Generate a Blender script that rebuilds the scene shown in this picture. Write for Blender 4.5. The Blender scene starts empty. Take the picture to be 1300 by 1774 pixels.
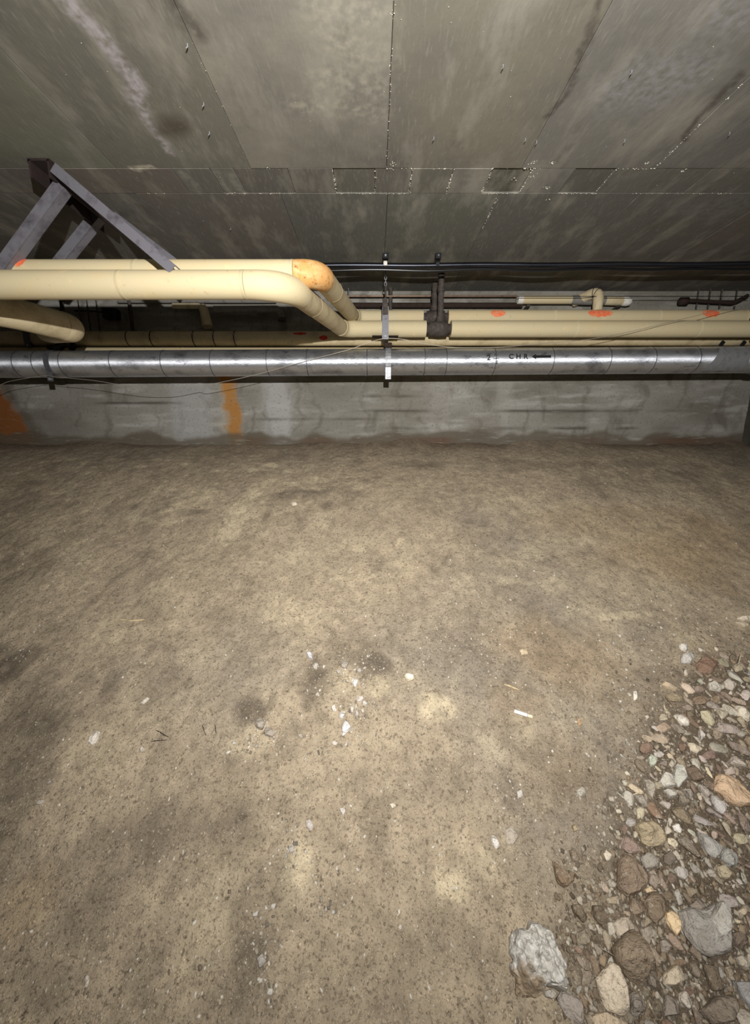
import bpy, bmesh, math, random
import numpy as np
from mathutils import Vector, Matrix, noise as mnoise

random.seed(7)
SC = bpy.context.scene
COL = SC.collection

# ------------------------------------------------------------------ camera, light, exposure
F_PX, CX, CY = 660.0, 650.0, 887.0
PITCH = math.radians(11.0)
EYE = Vector((0.0, 0.0, 1.5))
cam_d = bpy.data.cameras.new('camera')
cam_d.sensor_fit = 'VERTICAL'
cam_d.sensor_height = 24.0
cam_d.lens = 24.0 * F_PX / 1774.0
cam_d.clip_start = 0.02
cam = bpy.data.objects.new('camera', cam_d)
cam.location = EYE
cam.rotation_euler = (math.pi / 2 - PITCH, 0, 0)
COL.objects.link(cam)
SC.camera = cam

w = bpy.data.worlds.new('world')
SC.world = w
w.use_nodes = True
w.node_tree.nodes['Background'].inputs[0].default_value = (0.5, 0.5, 0.52, 1)
w.node_tree.nodes['Background'].inputs[1].default_value = 0.02

def spot(name, loc, target, watts, angle, blend, size, col):
    d = bpy.data.lights.new(name, 'SPOT')
    d.energy = watts; d.spot_size = math.radians(angle); d.spot_blend = blend
    d.shadow_soft_size = size; d.color = col
    o = bpy.data.objects.new(name, d)
    o.location = loc
    o.rotation_euler = (Vector(target) - Vector(loc)).to_track_quat('-Z', 'Y').to_euler()
    COL.objects.link(o)
    return o

# the head lamp of the person taking the picture, just above and behind the camera
spot('head_lamp', (0.10, -0.16, 1.90), (0.10, 2.84, 1.66), 335, 160, 1.0, 0.012, (1.0, 0.98, 0.945))
# dim unseen fill light added behind the camera to lift the shadows
pl = bpy.data.lights.new('fill_light', 'POINT')
pl.energy = 2; pl.shadow_soft_size = 0.35; pl.color = (1.0, 0.97, 0.93)
plo = bpy.data.objects.new('fill_light', pl); plo.location = (0.6, -1.2, 1.5); COL.objects.link(plo)

SC.view_settings.view_transform = 'Standard'
SC.view_settings.look = 'None'
SC.view_settings.gamma = 1.0
SC.view_settings.use_curve_mapping = False
SC.view_settings.exposure = 0.0

# ------------------------------------------------------------------ helpers
SP, CP = math.sin(PITCH), math.cos(PITCH)

def ray(px, py):
    a, b = (px - CX) / F_PX, (CY - py) / F_PX
    return Vector((a, CP + b * SP, -SP + b * CP))

def atY(px, py, Y):
    r = ray(px, py)
    return EYE + r * (Y / r.y)

def atH(px, py, h):
    r = ray(px, py)
    return EYE + r * (h / r.z)

def xAt(px, Y, h):
    """world X of image column px for a point at depth Y and height h over the eye"""
    z = Y * CP - h * SP
    return (px - CX) / F_PX * z

def srgb(r, g, b):
    f = lambda c: (c / 255 / 12.92) if c / 255 <= 0.04045 else ((c / 255 + 0.055) / 1.055) ** 2.4
    return (f(r), f(g), f(b), 1.0)

_HG = {}
def hash_grid(seed, n=256):
    if seed not in _HG: _HG[seed] = np.random.RandomState(seed).rand(n, n)
    return _HG[seed]

def vnoise(x, y, seed):
    g = hash_grid(seed)
    xi = np.floor(x).astype(int); yi = np.floor(y).astype(int)
    fx = x - xi; fy = y - yi
    fx = fx * fx * (3 - 2 * fx); fy = fy * fy * (3 - 2 * fy)
    a = g[xi & 255, yi & 255]; b = g[(xi + 1) & 255, yi & 255]
    c = g[xi & 255, (yi + 1) & 255]; d = g[(xi + 1) & 255, (yi + 1) & 255]
    return (a * (1 - fx) + b * fx) * (1 - fy) + (c * (1 - fx) + d * fx) * fy

def fbm(x, y, scale, octv, seed, gain=0.5):
    t = 0; a = 1; n = 0
    for i in range(octv):
        t = t + a * vnoise(x / scale + 17.3 * i, y / scale + 9.1 * i, seed + i)
        n += a; a *= gain; scale /= 2.03
    return t / n

def link_mesh(name, me, m=None, parent=None):
    o = bpy.data.objects.new(name, me)
    COL.objects.link(o)
    if m is not None and not me.materials:
        me.materials.append(m)
    if parent is not None:
        o.parent = parent
        o.matrix_parent_inverse = Matrix.Translation(-parent.location)
    return o

def obj(name, bm, m, parent=None, smooth=False, origin=None):
    if origin is not None:
        bmesh.ops.translate(bm, verts=bm.verts, vec=-Vector(origin))
    bmesh.ops.recalc_face_normals(bm, faces=bm.faces)
    me = bpy.data.meshes.new(name)
    bm.to_mesh(me); bm.free()
    if smooth:
        me.polygons.foreach_set('use_smooth', [True] * len(me.polygons))
    o = link_mesh(name, me, m, parent)
    if origin is not None:
        o.location = origin
    return o

def tag(o, label=None, cat=None, group=None, kind=None):
    if label: o['label'] = label
    if cat: o['category'] = cat
    if group: o['group'] = group
    if kind: o['kind'] = kind
    return o

def thing(name, label, cat, loc, group=None):
    o = bpy.data.objects.new(name, None)
    o.empty_display_size = 0.05
    o.location = loc
    COL.objects.link(o)
    return tag(o, label, cat, group)

def round_path(pts, radii, n=8):
    """polyline with its inner corners replaced by arcs"""
    P = [Vector(p) for p in pts]
    out = [P[0]]
    for i in range(1, len(P) - 1):
        r = radii[i - 1] if isinstance(radii, (list, tuple)) else radii
        a = (P[i - 1] - P[i]).normalized(); b = (P[i + 1] - P[i]).normalized()
        ang = a.angle(b)
        d = r / math.tan(ang / 2)
        d = min(d, 0.49 * (P[i - 1] - P[i]).length, 0.49 * (P[i + 1] - P[i]).length)
        s, e = P[i] + a * d, P[i] + b * d
        for k in range(n + 1):
            t = k / n
            out.append((s * (1 - t) ** 2 + P[i] * 2 * t * (1 - t) + e * t ** 2))
    out.append(P[-1])
    return out

def tube(bm, pts, r, seg=16, caps=True):
    pts = [Vector(p) for p in pts]
    rr = r if isinstance(r, (list, tuple)) else [r] * len(pts)
    t0 = (pts[1] - pts[0]).normalized()
    up = Vector((0, 0, 1)) if abs(t0.z) < 0.9 else Vector((0, 1, 0))
    n = (up - t0 * up.dot(t0)).normalized()
    rings = []
    for i, p in enumerate(pts):
        if i == 0: t = t0
        elif i == len(pts) - 1: t = (pts[i] - pts[i - 1]).normalized()
        else: t = ((pts[i + 1] - pts[i]).normalized() + (pts[i] - pts[i - 1]).normalized()).normalized()
        n = (n - t * n.dot(t)).normalized()
        b = t.cross(n)
        rings.append([bm.verts.new(p + (n * math.cos(2 * math.pi * k / seg) + b * math.sin(2 * math.pi * k / seg)) * rr[i]) for k in range(seg)])
    for i in range(len(rings) - 1):
        for k in range(seg):
            f = bm.faces.new((rings[i][k], rings[i][(k + 1) % seg], rings[i + 1][(k + 1) % seg], rings[i + 1][k]))
            f.smooth = True
    if caps:
        for f in (bm.faces.new(rings[0][::-1]), bm.faces.new(rings[-1])):
            for e in f.edges: e.smooth = False
    return rings

def tube_obj(name, pts, r, m, parent=None, seg=16, origin=None):
    bm = bmesh.new(); tube(bm, pts, r, seg)
    return obj(name, bm, m, parent, origin=origin)

def box(bm, c, s, bevel=0.0):
    r = bmesh.ops.create_cube(bm, size=1.0)
    for v in r['verts']:
        v.co = Vector((v.co.x * s[0], v.co.y * s[1], v.co.z * s[2])) + Vector(c)
    if bevel:
        es = {e for v in r['verts'] for e in v.link_edges}
        bmesh.ops.bevel(bm, geom=list(es), offset=bevel, segments=1, affect='EDGES')

def bar(bm, p0, p1, wd, th, upv=(0, 0, 1)):
    """flat bar from p0 to p1, wd across and th along upv"""
    p0, p1 = Vector(p0), Vector(p1)
    t = (p1 - p0).normalized(); upv = Vector(upv)
    u = (upv - t * upv.dot(t)).normalized(); s = t.cross(u)
    vs = []
    for p in (p0, p1):
        for a, b in ((-1, -1), (1, -1), (1, 1), (-1, 1)):
            vs.append(bm.verts.new(p + s * a * wd / 2 + u * b * th / 2))
    for f in ((0, 1, 2, 3), (7, 6, 5, 4), (0, 4, 5, 1), (1, 5, 6, 2), (2, 6, 7, 3), (3, 7, 4, 0)):
        bm.faces.new([vs[i] for i in f])

def ring_strap(bm, Xc, Yc, Zc, r, wd, th, a0=0, a1=360, n=28):
    """flat strap bent round a pipe that runs along X"""
    prev = None; first = None
    for k in range(n + 1):
        a = math.radians(a0 + (a1 - a0) * k / n)
        c, s = math.cos(a), math.sin(a)
        q = [bm.verts.new((Xc + dx * wd / 2, Yc + c * (r + dr), Zc + s * (r + dr))) for dx, dr in ((-1, 0), (1, 0), (1, th), (-1, th))]
        if prev:
            for j in range(4):
                bm.faces.new((prev[j], prev[(j + 1) % 4], q[(j + 1) % 4], q[j]))
        else: first = q
        prev = q
    bm.faces.new(first[::-1]); bm.faces.new(prev)

# ------------------------------------------------------------------ materials
def mat(name, color, rough=0.8, metal=0.0, noise=None, bump=None, spec=0.3):
    """principled material; noise = [(scale, amount, colour, stretch)], bump = [(scale, strength, distance)]"""
    m = bpy.data.materials.new(name); m.use_nodes = True
    nt = m.node_tree; N = nt.nodes; L = nt.links
    b = N['Principled BSDF']
    b.inputs['Roughness'].default_value = rough
    b.inputs['Metallic'].default_value = metal
    b.inputs['Specular IOR Level'].default_value = spec
    geo = N.new('ShaderNodeNewGeometry')
    src = None
    if color == 'object':
        oi = N.new('ShaderNodeObjectInfo'); src = oi.outputs['Color']
    elif color == 'attr':
        at = N.new('ShaderNodeAttribute'); at.attribute_name = 'Col'; src = at.outputs['Color']
    else:
        rgb = N.new('ShaderNodeRGB'); rgb.outputs[0].default_value = color; src = rgb.outputs[0]
    for nz in (noise or []):
        scale, lo, hi, colr = nz[:4]
        stretch = nz[4] if len(nz) > 4 else (1, 1, 1)
        mp = N.new('ShaderNodeMapping'); mp.inputs['Scale'].default_value = stretch
        L.new(geo.outputs['Position'], mp.inputs[0])
        tx = N.new('ShaderNodeTexNoise'); tx.inputs['Scale'].default_value = scale
        tx.inputs['Detail'].default_value = 6; tx.inputs['Roughness'].default_value = 0.62
        L.new(mp.outputs[0], tx.inputs['Vector'])
        mr = N.new('ShaderNodeMapRange'); mr.inputs[1].default_value = lo; mr.inputs[2].default_value = hi
        L.new(tx.outputs['Fac'], mr.inputs[0])
        mx = N.new('ShaderNodeMix'); mx.data_type = 'RGBA'
        mx.blend_type = nz[5] if len(nz) > 5 else 'MIX'
        L.new(mr.outputs[0], mx.inputs[0]); L.new(src, mx.inputs[6]); mx.inputs[7].default_value = colr
        src = mx.outputs[2]
    L.new(src, b.inputs['Base Color'])
    nrm = None
    for bp in (bump or []):
        tx = N.new('ShaderNodeTexNoise'); tx.inputs['Scale'].default_value = bp[0]; tx.inputs['Detail'].default_value = 5
        mp = N.new('ShaderNodeMapping'); mp.inputs['Scale'].default_value = bp[3] if len(bp) > 3 else (1, 1, 1)
        L.new(geo.outputs['Position'], mp.inputs[0]); L.new(mp.outputs[0], tx.inputs['Vector'])
        bn = N.new('ShaderNodeBump'); bn.inputs['Strength'].default_value = bp[1]; bn.inputs['Distance'].default_value = bp[2]
        L.new(tx.outputs['Fac'], bn.inputs['Height'])
        if nrm is not None: L.new(nrm, bn.inputs['Normal'])
        nrm = bn.outputs[0]
    if nrm is not None: L.new(nrm, b.inputs['Normal'])
    return m

M = {}
M['dirt'] = mat('dirt', 'attr', 0.95, noise=[(38, 0.54, 0.86, srgb(98, 86, 71)), (95, 0.53, 0.72, srgb(90, 78, 64)), (210, 0.55, 0.70, srgb(84, 73, 60)), (150, 0.60, 0.72, srgb(186, 174, 152)), (330, 0.62, 0.72, srgb(206, 196, 178))],
                bump=[(260, 0.7, 0.005), (90, 0.35, 0.010)], spec=0.15)
M['pebble'] = mat('pebble', 'attr', 0.85, noise=[(140, 0.5, 0.8, srgb(96, 86, 74))], spec=0.25)
M['wall'] = mat('board_formed_concrete', 'attr', 0.85, noise=[(60, 0.55, 0.8, srgb(84, 81, 74)), (25, 0.58, 0.75, srgb(150, 148, 142), (0.25, 1, 2.2))],
                bump=[(60, 0.35, 0.006, (0.3, 1, 2)), (180, 0.2, 0.003)], spec=0.25)
M['side_wall'] = mat('dark_concrete', srgb(84, 80, 73), 0.9, noise=[(3, 0.4, 0.7, srgb(58, 53, 47))], bump=[(90, 0.3, 0.004)], spec=0.2)
M['cream'] = mat('cream_canvas_jacket', srgb(199, 185, 150), 0.7, noise=[(7, 0.5, 0.78, srgb(205, 184, 142)), (45, 0.62, 0.78, srgb(178, 156, 116)), (11, 0.6, 0.74, srgb(222, 196, 150))],
                 bump=[(120, 0.12, 0.002)], spec=0.3)
M['cream_dirty'] = mat('dusty_cream_jacket', srgb(203, 188, 154), 0.75, noise=[(9, 0.48, 0.75, srgb(164, 148, 116)), (60, 0.6, 0.75, srgb(140, 122, 92))],
                       bump=[(140, 0.15, 0.002)], spec=0.2)
M['elbow_tan'] = mat('tan_elbow_cover', srgb(200, 152, 94), 0.75, noise=[(26, 0.5, 0.75, srgb(214, 182, 134)), (70, 0.56, 0.68, srgb(150, 98, 52))], bump=[(90, 0.25, 0.003)], spec=0.2)
M['orange_paint'] = mat('orange_spray_paint', srgb(240, 116, 76), 0.7, noise=[(45, 0.45, 0.65, srgb(226, 160, 118))])
M['red_paint'] = mat('red_spray_paint', srgb(196, 54, 40), 0.7, noise=[(60, 0.5, 0.75, srgb(176, 90, 66))])
M['foil'] = mat('foil_jacket', srgb(226, 229, 236), 0.56, 0.92, noise=[(9, 0.52, 0.72, srgb(160, 162, 170), (0.7, 1, 1)), (26, 0.58, 0.72, srgb(150, 152, 160), (0.5, 1, 1)), (120, 0.6, 0.75, srgb(150, 152, 160))],
                bump=[(150, 0.28, 0.003), (14, 0.22, 0.010)], spec=0.5)
M['seam'] = mat('dark_foil_seam', srgb(96, 98, 104), 0.5, 0.8)
M['foil_dull'] = mat('dull_foil_tape', srgb(186, 188, 192), 0.5, 0.7, noise=[(30, 0.5, 0.8, srgb(140, 140, 144))], bump=[(100, 0.3, 0.003)])
M['steel'] = mat('grey_strap_steel', srgb(112, 112, 118), 0.5, 0.55, noise=[(40, 0.5, 0.75, srgb(70, 66, 64))], spec=0.4)
M['galv'] = mat('galvanised_steel', srgb(158, 160, 164), 0.5, 0.45, noise=[(60, 0.5, 0.75, srgb(110, 112, 116))], spec=0.5)
M['frame_steel'] = mat('primer_steel', srgb(112, 110, 117), 0.55, 0.15, noise=[(14, 0.5, 0.75, srgb(66, 60, 66)), (60, 0.62, 0.75, srgb(110, 108, 112))], bump=[(80, 0.15, 0.002)], spec=0.4)
M['frame_dark'] = mat('dark_brown_steel', srgb(46, 37, 36), 0.65, 0.1, noise=[(20, 0.5, 0.75, srgb(62, 48, 44))], spec=0.3)
M['iron'] = mat('dark_iron', srgb(70, 62, 58), 0.75, 0.2, noise=[(50, 0.45, 0.7, srgb(96, 90, 84)), (25, 0.55, 0.75, srgb(50, 38, 32))], bump=[(120, 0.5, 0.004)], spec=0.3)
M['rust_iron'] = mat('rusty_iron', srgb(56, 44, 38), 0.85, 0.1, noise=[(40, 0.5, 0.75, srgb(40, 30, 26))], spec=0.2)
M['black_cable'] = mat('black_cable', srgb(22, 22, 24), 0.28, 0.0, spec=0.6)
M['conduit'] = mat('dark_shiny_conduit', srgb(70, 72, 80), 0.26, 0.9, noise=[(20, 0.5, 0.8, srgb(40, 42, 50), (0.3, 1, 1))], spec=0.6)
M['black_plastic'] = mat('black_plastic', srgb(24, 24, 26), 0.6)
M['copper'] = mat('copper_tube', srgb(140, 116, 98), 0.45, 0.6, noise=[(20, 0.5, 0.7, srgb(92, 66, 52))], spec=0.4)
M['grey_pipe'] = mat('grey_painted_pipe', srgb(128, 124, 118), 0.7, noise=[(30, 0.5, 0.75, srgb(96, 90, 84))])
M['white_cap'] = mat('white_plaster', srgb(226, 222, 214), 0.75, noise=[(60, 0.5, 0.8, srgb(186, 180, 168))])
M['wire'] = mat('bare_wire', srgb(186, 178, 164), 0.45, 0.5)
M['ink'] = mat('black_stencil_ink', srgb(26, 26, 28), 0.7)
M['lime'] = mat('white_crumbs', srgb(206, 200, 186), 0.9)
M['stone'] = mat('stone', 'object', 0.88, noise=[(16, 0.50, 0.95, srgb(120, 104, 86)), (120, 0.56, 0.80, srgb(212, 204, 188)), (60, 0.58, 0.95, srgb(96, 84, 70)), (240, 0.6, 0.85, srgb(92, 80, 68))],
                 bump=[(70, 0.9, 0.012), (240, 0.7, 0.005)], spec=0.25)
M['paper'] = mat('white_paper', srgb(240, 240, 240), 0.8)
M['filter'] = mat('cigarette_filter', srgb(226, 208, 180), 0.85)
M['wood'] = mat('pale_wood', srgb(196, 176, 140), 0.85, noise=[(80, 0.5, 0.75, srgb(150, 130, 98))])
M['brown_root'] = mat('dark_twig', srgb(52, 44, 38), 0.9)

# concrete of the ceiling: per-panel tone, brush streaks along Y and the pale mineral streak that runs along one panel
def brushed(m, aniso, rot):
    nt = m.node_tree; b = nt.nodes['Principled BSDF']
    tg = nt.nodes.new('ShaderNodeTangent'); tg.direction_type = 'RADIAL'; tg.axis = 'X'
    nt.links.new(tg.outputs[0], b.inputs['Tangent'])
    b.inputs['Anisotropic'].default_value = aniso; b.inputs['Anisotropic Rotation'].default_value = rot
brushed(M['foil'], 0.90, 0.25)
brushed(M['conduit'], 0.9, 0.25)
def ceiling_material():
    m = mat('cast_concrete', 'object', 0.82,
            noise=[(2.2, 0.42, 0.72, srgb(96, 93, 88)), (6, 0.5, 0.75, srgb(138, 134, 124), (1.6, 0.5, 1)), (60, 0.55, 0.78, srgb(128, 124, 114), (2.5, 0.35, 1)),
                   (9, 0.60, 0.80, srgb(88, 82, 74), (1, 0.5, 1))],
            bump=[(70, 0.22, 0.003, (2, 0.5, 1)), (14, 0.2, 0.006)], spec=0.25)
    nt = m.node_tree; N = nt.nodes; L = nt.links
    b = N['Principled BSDF']
    src = b.inputs['Base Color'].links[0].from_socket
    geo = N.new('ShaderNodeNewGeometry')
    def mth(op, a, bb=None, clamp=False):
        n = N.new('ShaderNodeMath'); n.operation = op; n.use_clamp = clamp
        for i, v in enumerate((a, bb)):
            if v is None: continue
            if isinstance(v, (int, float)): n.inputs[i].default_value = v
            else: L.new(v, n.inputs[i])
        return n.outputs[0]
    nz = N.new('ShaderNodeTexNoise'); nz.inputs['Scale'].default_value = 7; nz.inputs['Detail'].default_value = 5
    L.new(geo.outputs['Position'], nz.inputs['Vector'])
    wob = N.new('ShaderNodeVectorMath'); wob.operation = 'MULTIPLY_ADD'
    wob.inputs[1].default_value = (0.10, 0.10, 0); wob.inputs[2].default_value = (-0.05, -0.05, 0)
    L.new(nz.outputs['Color'], wob.inputs[0])
    add = N.new('ShaderNodeVectorMath'); L.new(geo.outputs['Position'], add.inputs[0]); L.new(wob.outputs[0], add.inputs[1])
    sep = N.new('ShaderNodeSeparateXYZ'); L.new(add.outputs[0], sep.inputs[0])
    X, Y = sep.outputs[0], sep.outputs[1]
    fine = N.new('ShaderNodeTexNoise'); fine.inputs['Scale'].default_value = 45; fine.inputs['Detail'].default_value = 4
    L.new(geo.outputs['Position'], fine.inputs['Vector'])
    def seg_mask(x0, y0, x1, y1, wdt, soft):
        dx, dy = x1 - x0, y1 - y0; l2 = dx * dx + dy * dy
        ax, ay = mth('SUBTRACT', X, x0), mth('SUBTRACT', Y, y0)
        t = mth('DIVIDE', mth('ADD', mth('MULTIPLY', ax, dx), mth('MULTIPLY', ay, dy)), l2, clamp=True)
        ex, ey = mth('SUBTRACT', ax, mth('MULTIPLY', t, dx)), mth('SUBTRACT', ay, mth('MULTIPLY', t, dy))
        d = mth('SQRT', mth('ADD', mth('MULTIPLY', ex, ex), mth('MULTIPLY', ey, ey)))
        mr = N.new('ShaderNodeMapRange'); mr.inputs[1].default_value = wdt + soft; mr.inputs[2].default_value = wdt
        L.new(d, mr.inputs[0])
        return mr.outputs[0]
    H = CEIL_H
    def P(px, py):
        p = atH(px, py, H); return p.x, p.y
    def paint(segs, colr, amt, nscale_lo, nscale_hi):
        nonlocal src
        acc = None
        for (a, bb, wd, sf) in segs:
            k = seg_mask(*P(*a), *P(*bb), wd, sf)
            acc = k if acc is None else mth('MAXIMUM', acc, k)
        mr = N.new('ShaderNodeMapRange'); mr.inputs[1].default_value = nscale_lo; mr.inputs[2].default_value = nscale_hi
        L.new(fine.outputs['Fac'], mr.inputs[0])
        k = mth('MULTIPLY', mth('MULTIPLY', acc, mr.outputs[0]), amt)
        mx = N.new('ShaderNodeMix'); mx.data_type = 'RGBA'
        L.new(k, mx.inputs[0]); L.new(src, mx.inputs[6]); mx.inputs[7].default_value = colr
        src = mx.outputs[2]
    # pale purple-grey mineral streak
    paint([((110, -10), (185, 62), 0.012, 0.03), ((185, 62), (240, 175), 0.012, 0.03), ((240, 175), (300, 265), 0.004, 0.02)], srgb(168, 162, 166), 0.75, 0.3, 0.6)
    # dark damp spot at its end, and the dark crack on the right
    paint([((298, 222), (312, 222), 0.012, 0.05)], srgb(66, 56, 44), 0.7, 0.1, 0.4)
    paint([((1045, 0), (1000, 105), 0.004, 0.012), ((1000, 105), (955, 200), 0.004, 0.012), ((1280, 130), (1180, 245), 0.004, 0.014), ((300, 10), (335, 55), 0.004, 0.03)], srgb(64, 57, 51), 0.65, 0.2, 0.52)
    # whitish brush smears
    paint([((560, 25), (640, 20), 0.02, 0.07), ((560, 140), (655, 150), 0.01, 0.06), ((520, 185), (655, 190), 0.01, 0.05), ((590, 75), (650, 100), 0.01, 0.08)], srgb(156, 150, 136), 0.55, 0.4, 0.68)
    paint([((1100, 140), (1200, 130), 0.02, 0.10), ((1060, 160), (1150, 160), 0.02, 0.08), ((1230, 30), (1290, 40), 0.01, 0.07)], srgb(140, 138, 138), 0.6, 0.35, 0.65)
    paint([((932, 290), (915, 318), 0.01, 0.03), ((830, 295), (815, 325), 0.02, 0.04), ((400, 305), (425, 335), 0.008, 0.02), ((315, 300), (345, 330), 0.008, 0.02), ((375, 300), (400, 335), 0.004, 0.015)], srgb(134, 130, 120), 0.7, 0.3, 0.6)
    paint([((235, 296), (265, 290), 0.006, 0.012)], srgb(168, 162, 146), 0.9, 0.2, 0.5)
    paint([((1250, 355), (1300, 350), 0.02, 0.12), ((1180, 360), (1250, 370), 0.01, 0.06)], srgb(112, 110, 110), 0.6, 0.35, 0.6)
    L.new(src, b.inputs['Base Color'])
    return m

# ------------------------------------------------------------------ setting: floor
CEIL_H = 1.036                    # ceiling over the eye
WALL_Y = 3.0
ZC = EYE.z + CEIL_H
X_LEFT, X_RIGHT, Y_FRONT = -3.7, 2.84, -2.6

prof_d = np.array([-3.0, -1.0, -0.3, 0.2, 0.68, 1.17, 1.6, 1.95, 2.3, 2.72, 2.9, 3.0, 3.3])
prof_h = np.array([-1.62, -1.58, -1.50, -1.40, -1.20, -0.94, -0.725, -0.545, -0.345, -0.155, -0.075, -0.045, -0.03])
tab_d = np.linspace(-3.2, 3.4, 1321)
tab_h = np.interp(tab_d, prof_d, prof_h)
kern = np.exp(-0.5 * (np.arange(-40, 41) / 14.0) ** 2); kern /= kern.sum()
tab_h = np.convolve(np.pad(tab_h, 40, mode='edge'), kern, mode='valid')

def base_h(X, Y):
    h = np.interp(Y, tab_d, tab_h)
    wob = (fbm(X + 50, Y + 50, 0.55, 3, 11) - 0.5)
    fade = np.clip((2.95 - Y) / 0.6, 0.12, 1)
    h = h + 0.05 * wob * fade
    h = h + np.clip((Y - 2.84) / 0.16, 0, 1) ** 2 * 0.05 * np.clip(fbm(X + 5, Y * 0 + 5, 0.35, 4, 15) * 2 - 0.65, 0, 1)
    # low heap of rubble at the right
    d = np.clip((X - (0.62 + 0.45 * np.clip(Y - 0.9, 0, 1))) / 0.35, 0, 1) * np.clip((1.55 - Y) / 0.4, 0, 1)
    return h + 0.035 * d * d * (3 - 2 * d)

def floor_fine(X, Y):
    f = 0.012 * (fbm(X + 20, Y + 20, 0.10, 3, 31) - 0.5)
    f += 0.007 * (fbm(X + 20, Y + 20, 0.022, 2, 41) - 0.5)
    return f

def floor_z(X, Y):
    X = np.asarray(X, float); Y = np.asarray(Y, float)
    return EYE.z + base_h(X, Y) + floor_fine(X, Y)

def fz(x, y): return float(floor_z(np.array([x]), np.array([y]))[0])

def hit_floor(px, py, up=0.0):
    """where a sight line meets the ground (or a level `up` above it), vectorised"""
    px = np.atleast_1d(np.asarray(px, float)); py = np.atleast_1d(np.asarray(py, float))
    a = (px - CX) / F_PX; b = (CY - py) / F_PX
    ry = CP + b * SP; rz = -SP + b * CP
    t = np.full(px.shape, 0.25)
    step = 0.02
    done = np.zeros(px.shape, bool)
    for _ in range(190):
        tn = t + step
        z = EYE.z + rz * tn
        below = z <= EYE.z + base_h(a * tn, ry * tn) + up
        done |= below
        t = np.where(done, t, tn)
    lo, hi = t, t + step
    for _ in range(12):
        mid = (lo + hi) / 2
        below = EYE.z + rz * mid <= EYE.z + base_h(a * mid, ry * mid) + up
        hi = np.where(below, mid, hi); lo = np.where(below, lo, mid)
    return np.stack([a * hi, ry * hi, EYE.z + rz * hi], -1)

def normal_at(x, y):
    e = 0.03
    zx = (base_h(np.array([x + e]), np.array([y])) - base_h(np.array([x - e]), np.array([y])))[0] / (2 * e)
    zy = (base_h(np.array([x]), np.array([y + e])) - base_h(np.array([x]), np.array([y - e])))[0] / (2 * e)
    return Vector((-zx, -zy, 1)).normalized()

def axis(lo, hi, fine_lo, fine_hi, fine, coarse):
    a = np.arange(lo, fine_lo, coarse); b = np.arange(fine_lo, fine_hi, fine); c = np.arange(fine_hi, hi, coarse)
    return np.unique(np.concatenate([a, b, c, [hi]]))

def lin(c): return np.array(srgb(*c)[:3])

def grid_mesh(name, P, colr=None):
    """P: (n, m, 3) array of vertices"""
    n, m_, _ = P.shape
    me = bpy.data.meshes.new(name)
    idx = np.arange(n * m_).reshape(n, m_)
    q = np.stack([idx[:-1, :-1], idx[1:, :-1], idx[1:, 1:], idx[:-1, 1:]], -1).reshape(-1, 4)
    me.vertices.add(n * m_); me.vertices.foreach_set('co', P.reshape(-1).astype(np.float32))
    me.loops.add(q.size); me.loops.foreach_set('vertex_index', q.reshape(-1).astype(np.int32))
    me.polygons.add(len(q)); me.polygons.foreach_set('loop_start', (np.arange(len(q)) * 4).astype(np.int32))
    me.polygons.foreach_set('loop_total', np.full(len(q), 4, np.int32))
    me.update(calc_edges=True)
    me.polygons.foreach_set('use_smooth', np.ones(len(q), bool))
    if colr is not None:
        at = me.color_attributes.new('Col', 'FLOAT_COLOR', 'POINT')
        c4 = np.concatenate([colr.reshape(-1, 3), np.ones((n * m_, 1))], 1)
        at.data.foreach_set('color', c4.reshape(-1).astype(np.float32))
    return me

def px_blobs(blobs, X, Y, seed):
    """soft patches on the ground: (px, py, rx, ry, strength)"""
    out = np.zeros(X.shape)
    wx = (fbm(X + 9, Y + 9, 0.16, 4, seed) - 0.5) * 0.22
    wy = (fbm(X + 39, Y + 39, 0.16, 4, seed + 5) - 0.5) * 0.22
    for (px, py, rx, ry, s) in blobs:
        c, e, u, v = hit_floor([px, px + rx, px, px], [py, py, py - ry, py + ry])
        ax = abs(e[0] - c[0]) + 1e-3; ay = abs(u[1] - v[1]) / 2 + 1e-3
        d = np.sqrt(((X + wx * min(1, ax / 0.15) - c[0]) / ax) ** 2 + ((Y + wy * min(1, ay / 0.15) - c[1]) / ay) ** 2)
        k = np.clip((1.25 - d) / 0.9, 0, 1)
        out = np.maximum(out, s * k * k * (3 - 2 * k))
    return out

LIGHT_BLOBS = [(510, 1535, 36, 75, .9), (780, 1530, 62, 55, .9), (840, 1480, 22, 36, .6), (664, 1180, 28, 22, 1.0), (760, 1225, 34, 30, .8), (415, 890, 34, 62, .55), (500, 950, 150, 60, .35),
               (700, 960, 220, 60, .35), (1000, 960, 160, 70, .3), (560, 1020, 300, 60, .25), (960, 1020, 60, 30, .5), (1090, 1066, 80, 10, .8), (910, 1010, 70, 10, .5), (240, 905, 90, 18, .4), (90, 800, 50, 10, .4), (150, 815, 70, 10, .45), (270, 800, 60, 8, .45), (350, 800, 60, 8, .4),
               (250, 1290, 40, 30, .3), (205, 1100, 18, 16, .6), (800, 1000, 60, 40, .3), (240, 1680, 30, 30, .45), (235, 1560, 18, 14, .35), (880, 1450, 20, 22, .5), (430, 1290, 60, 30, .45),
               (1130, 860, 90, 10, .2), (640, 840, 120, 12, .35), (840, 845, 90, 10, .4), (460, 830, 90, 12, .35), (600, 1700, 90, 60, .25), (750, 1720, 60, 50, .25), (330, 860, 70, 14, .35), (180, 870, 60, 10, .3)]
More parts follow.
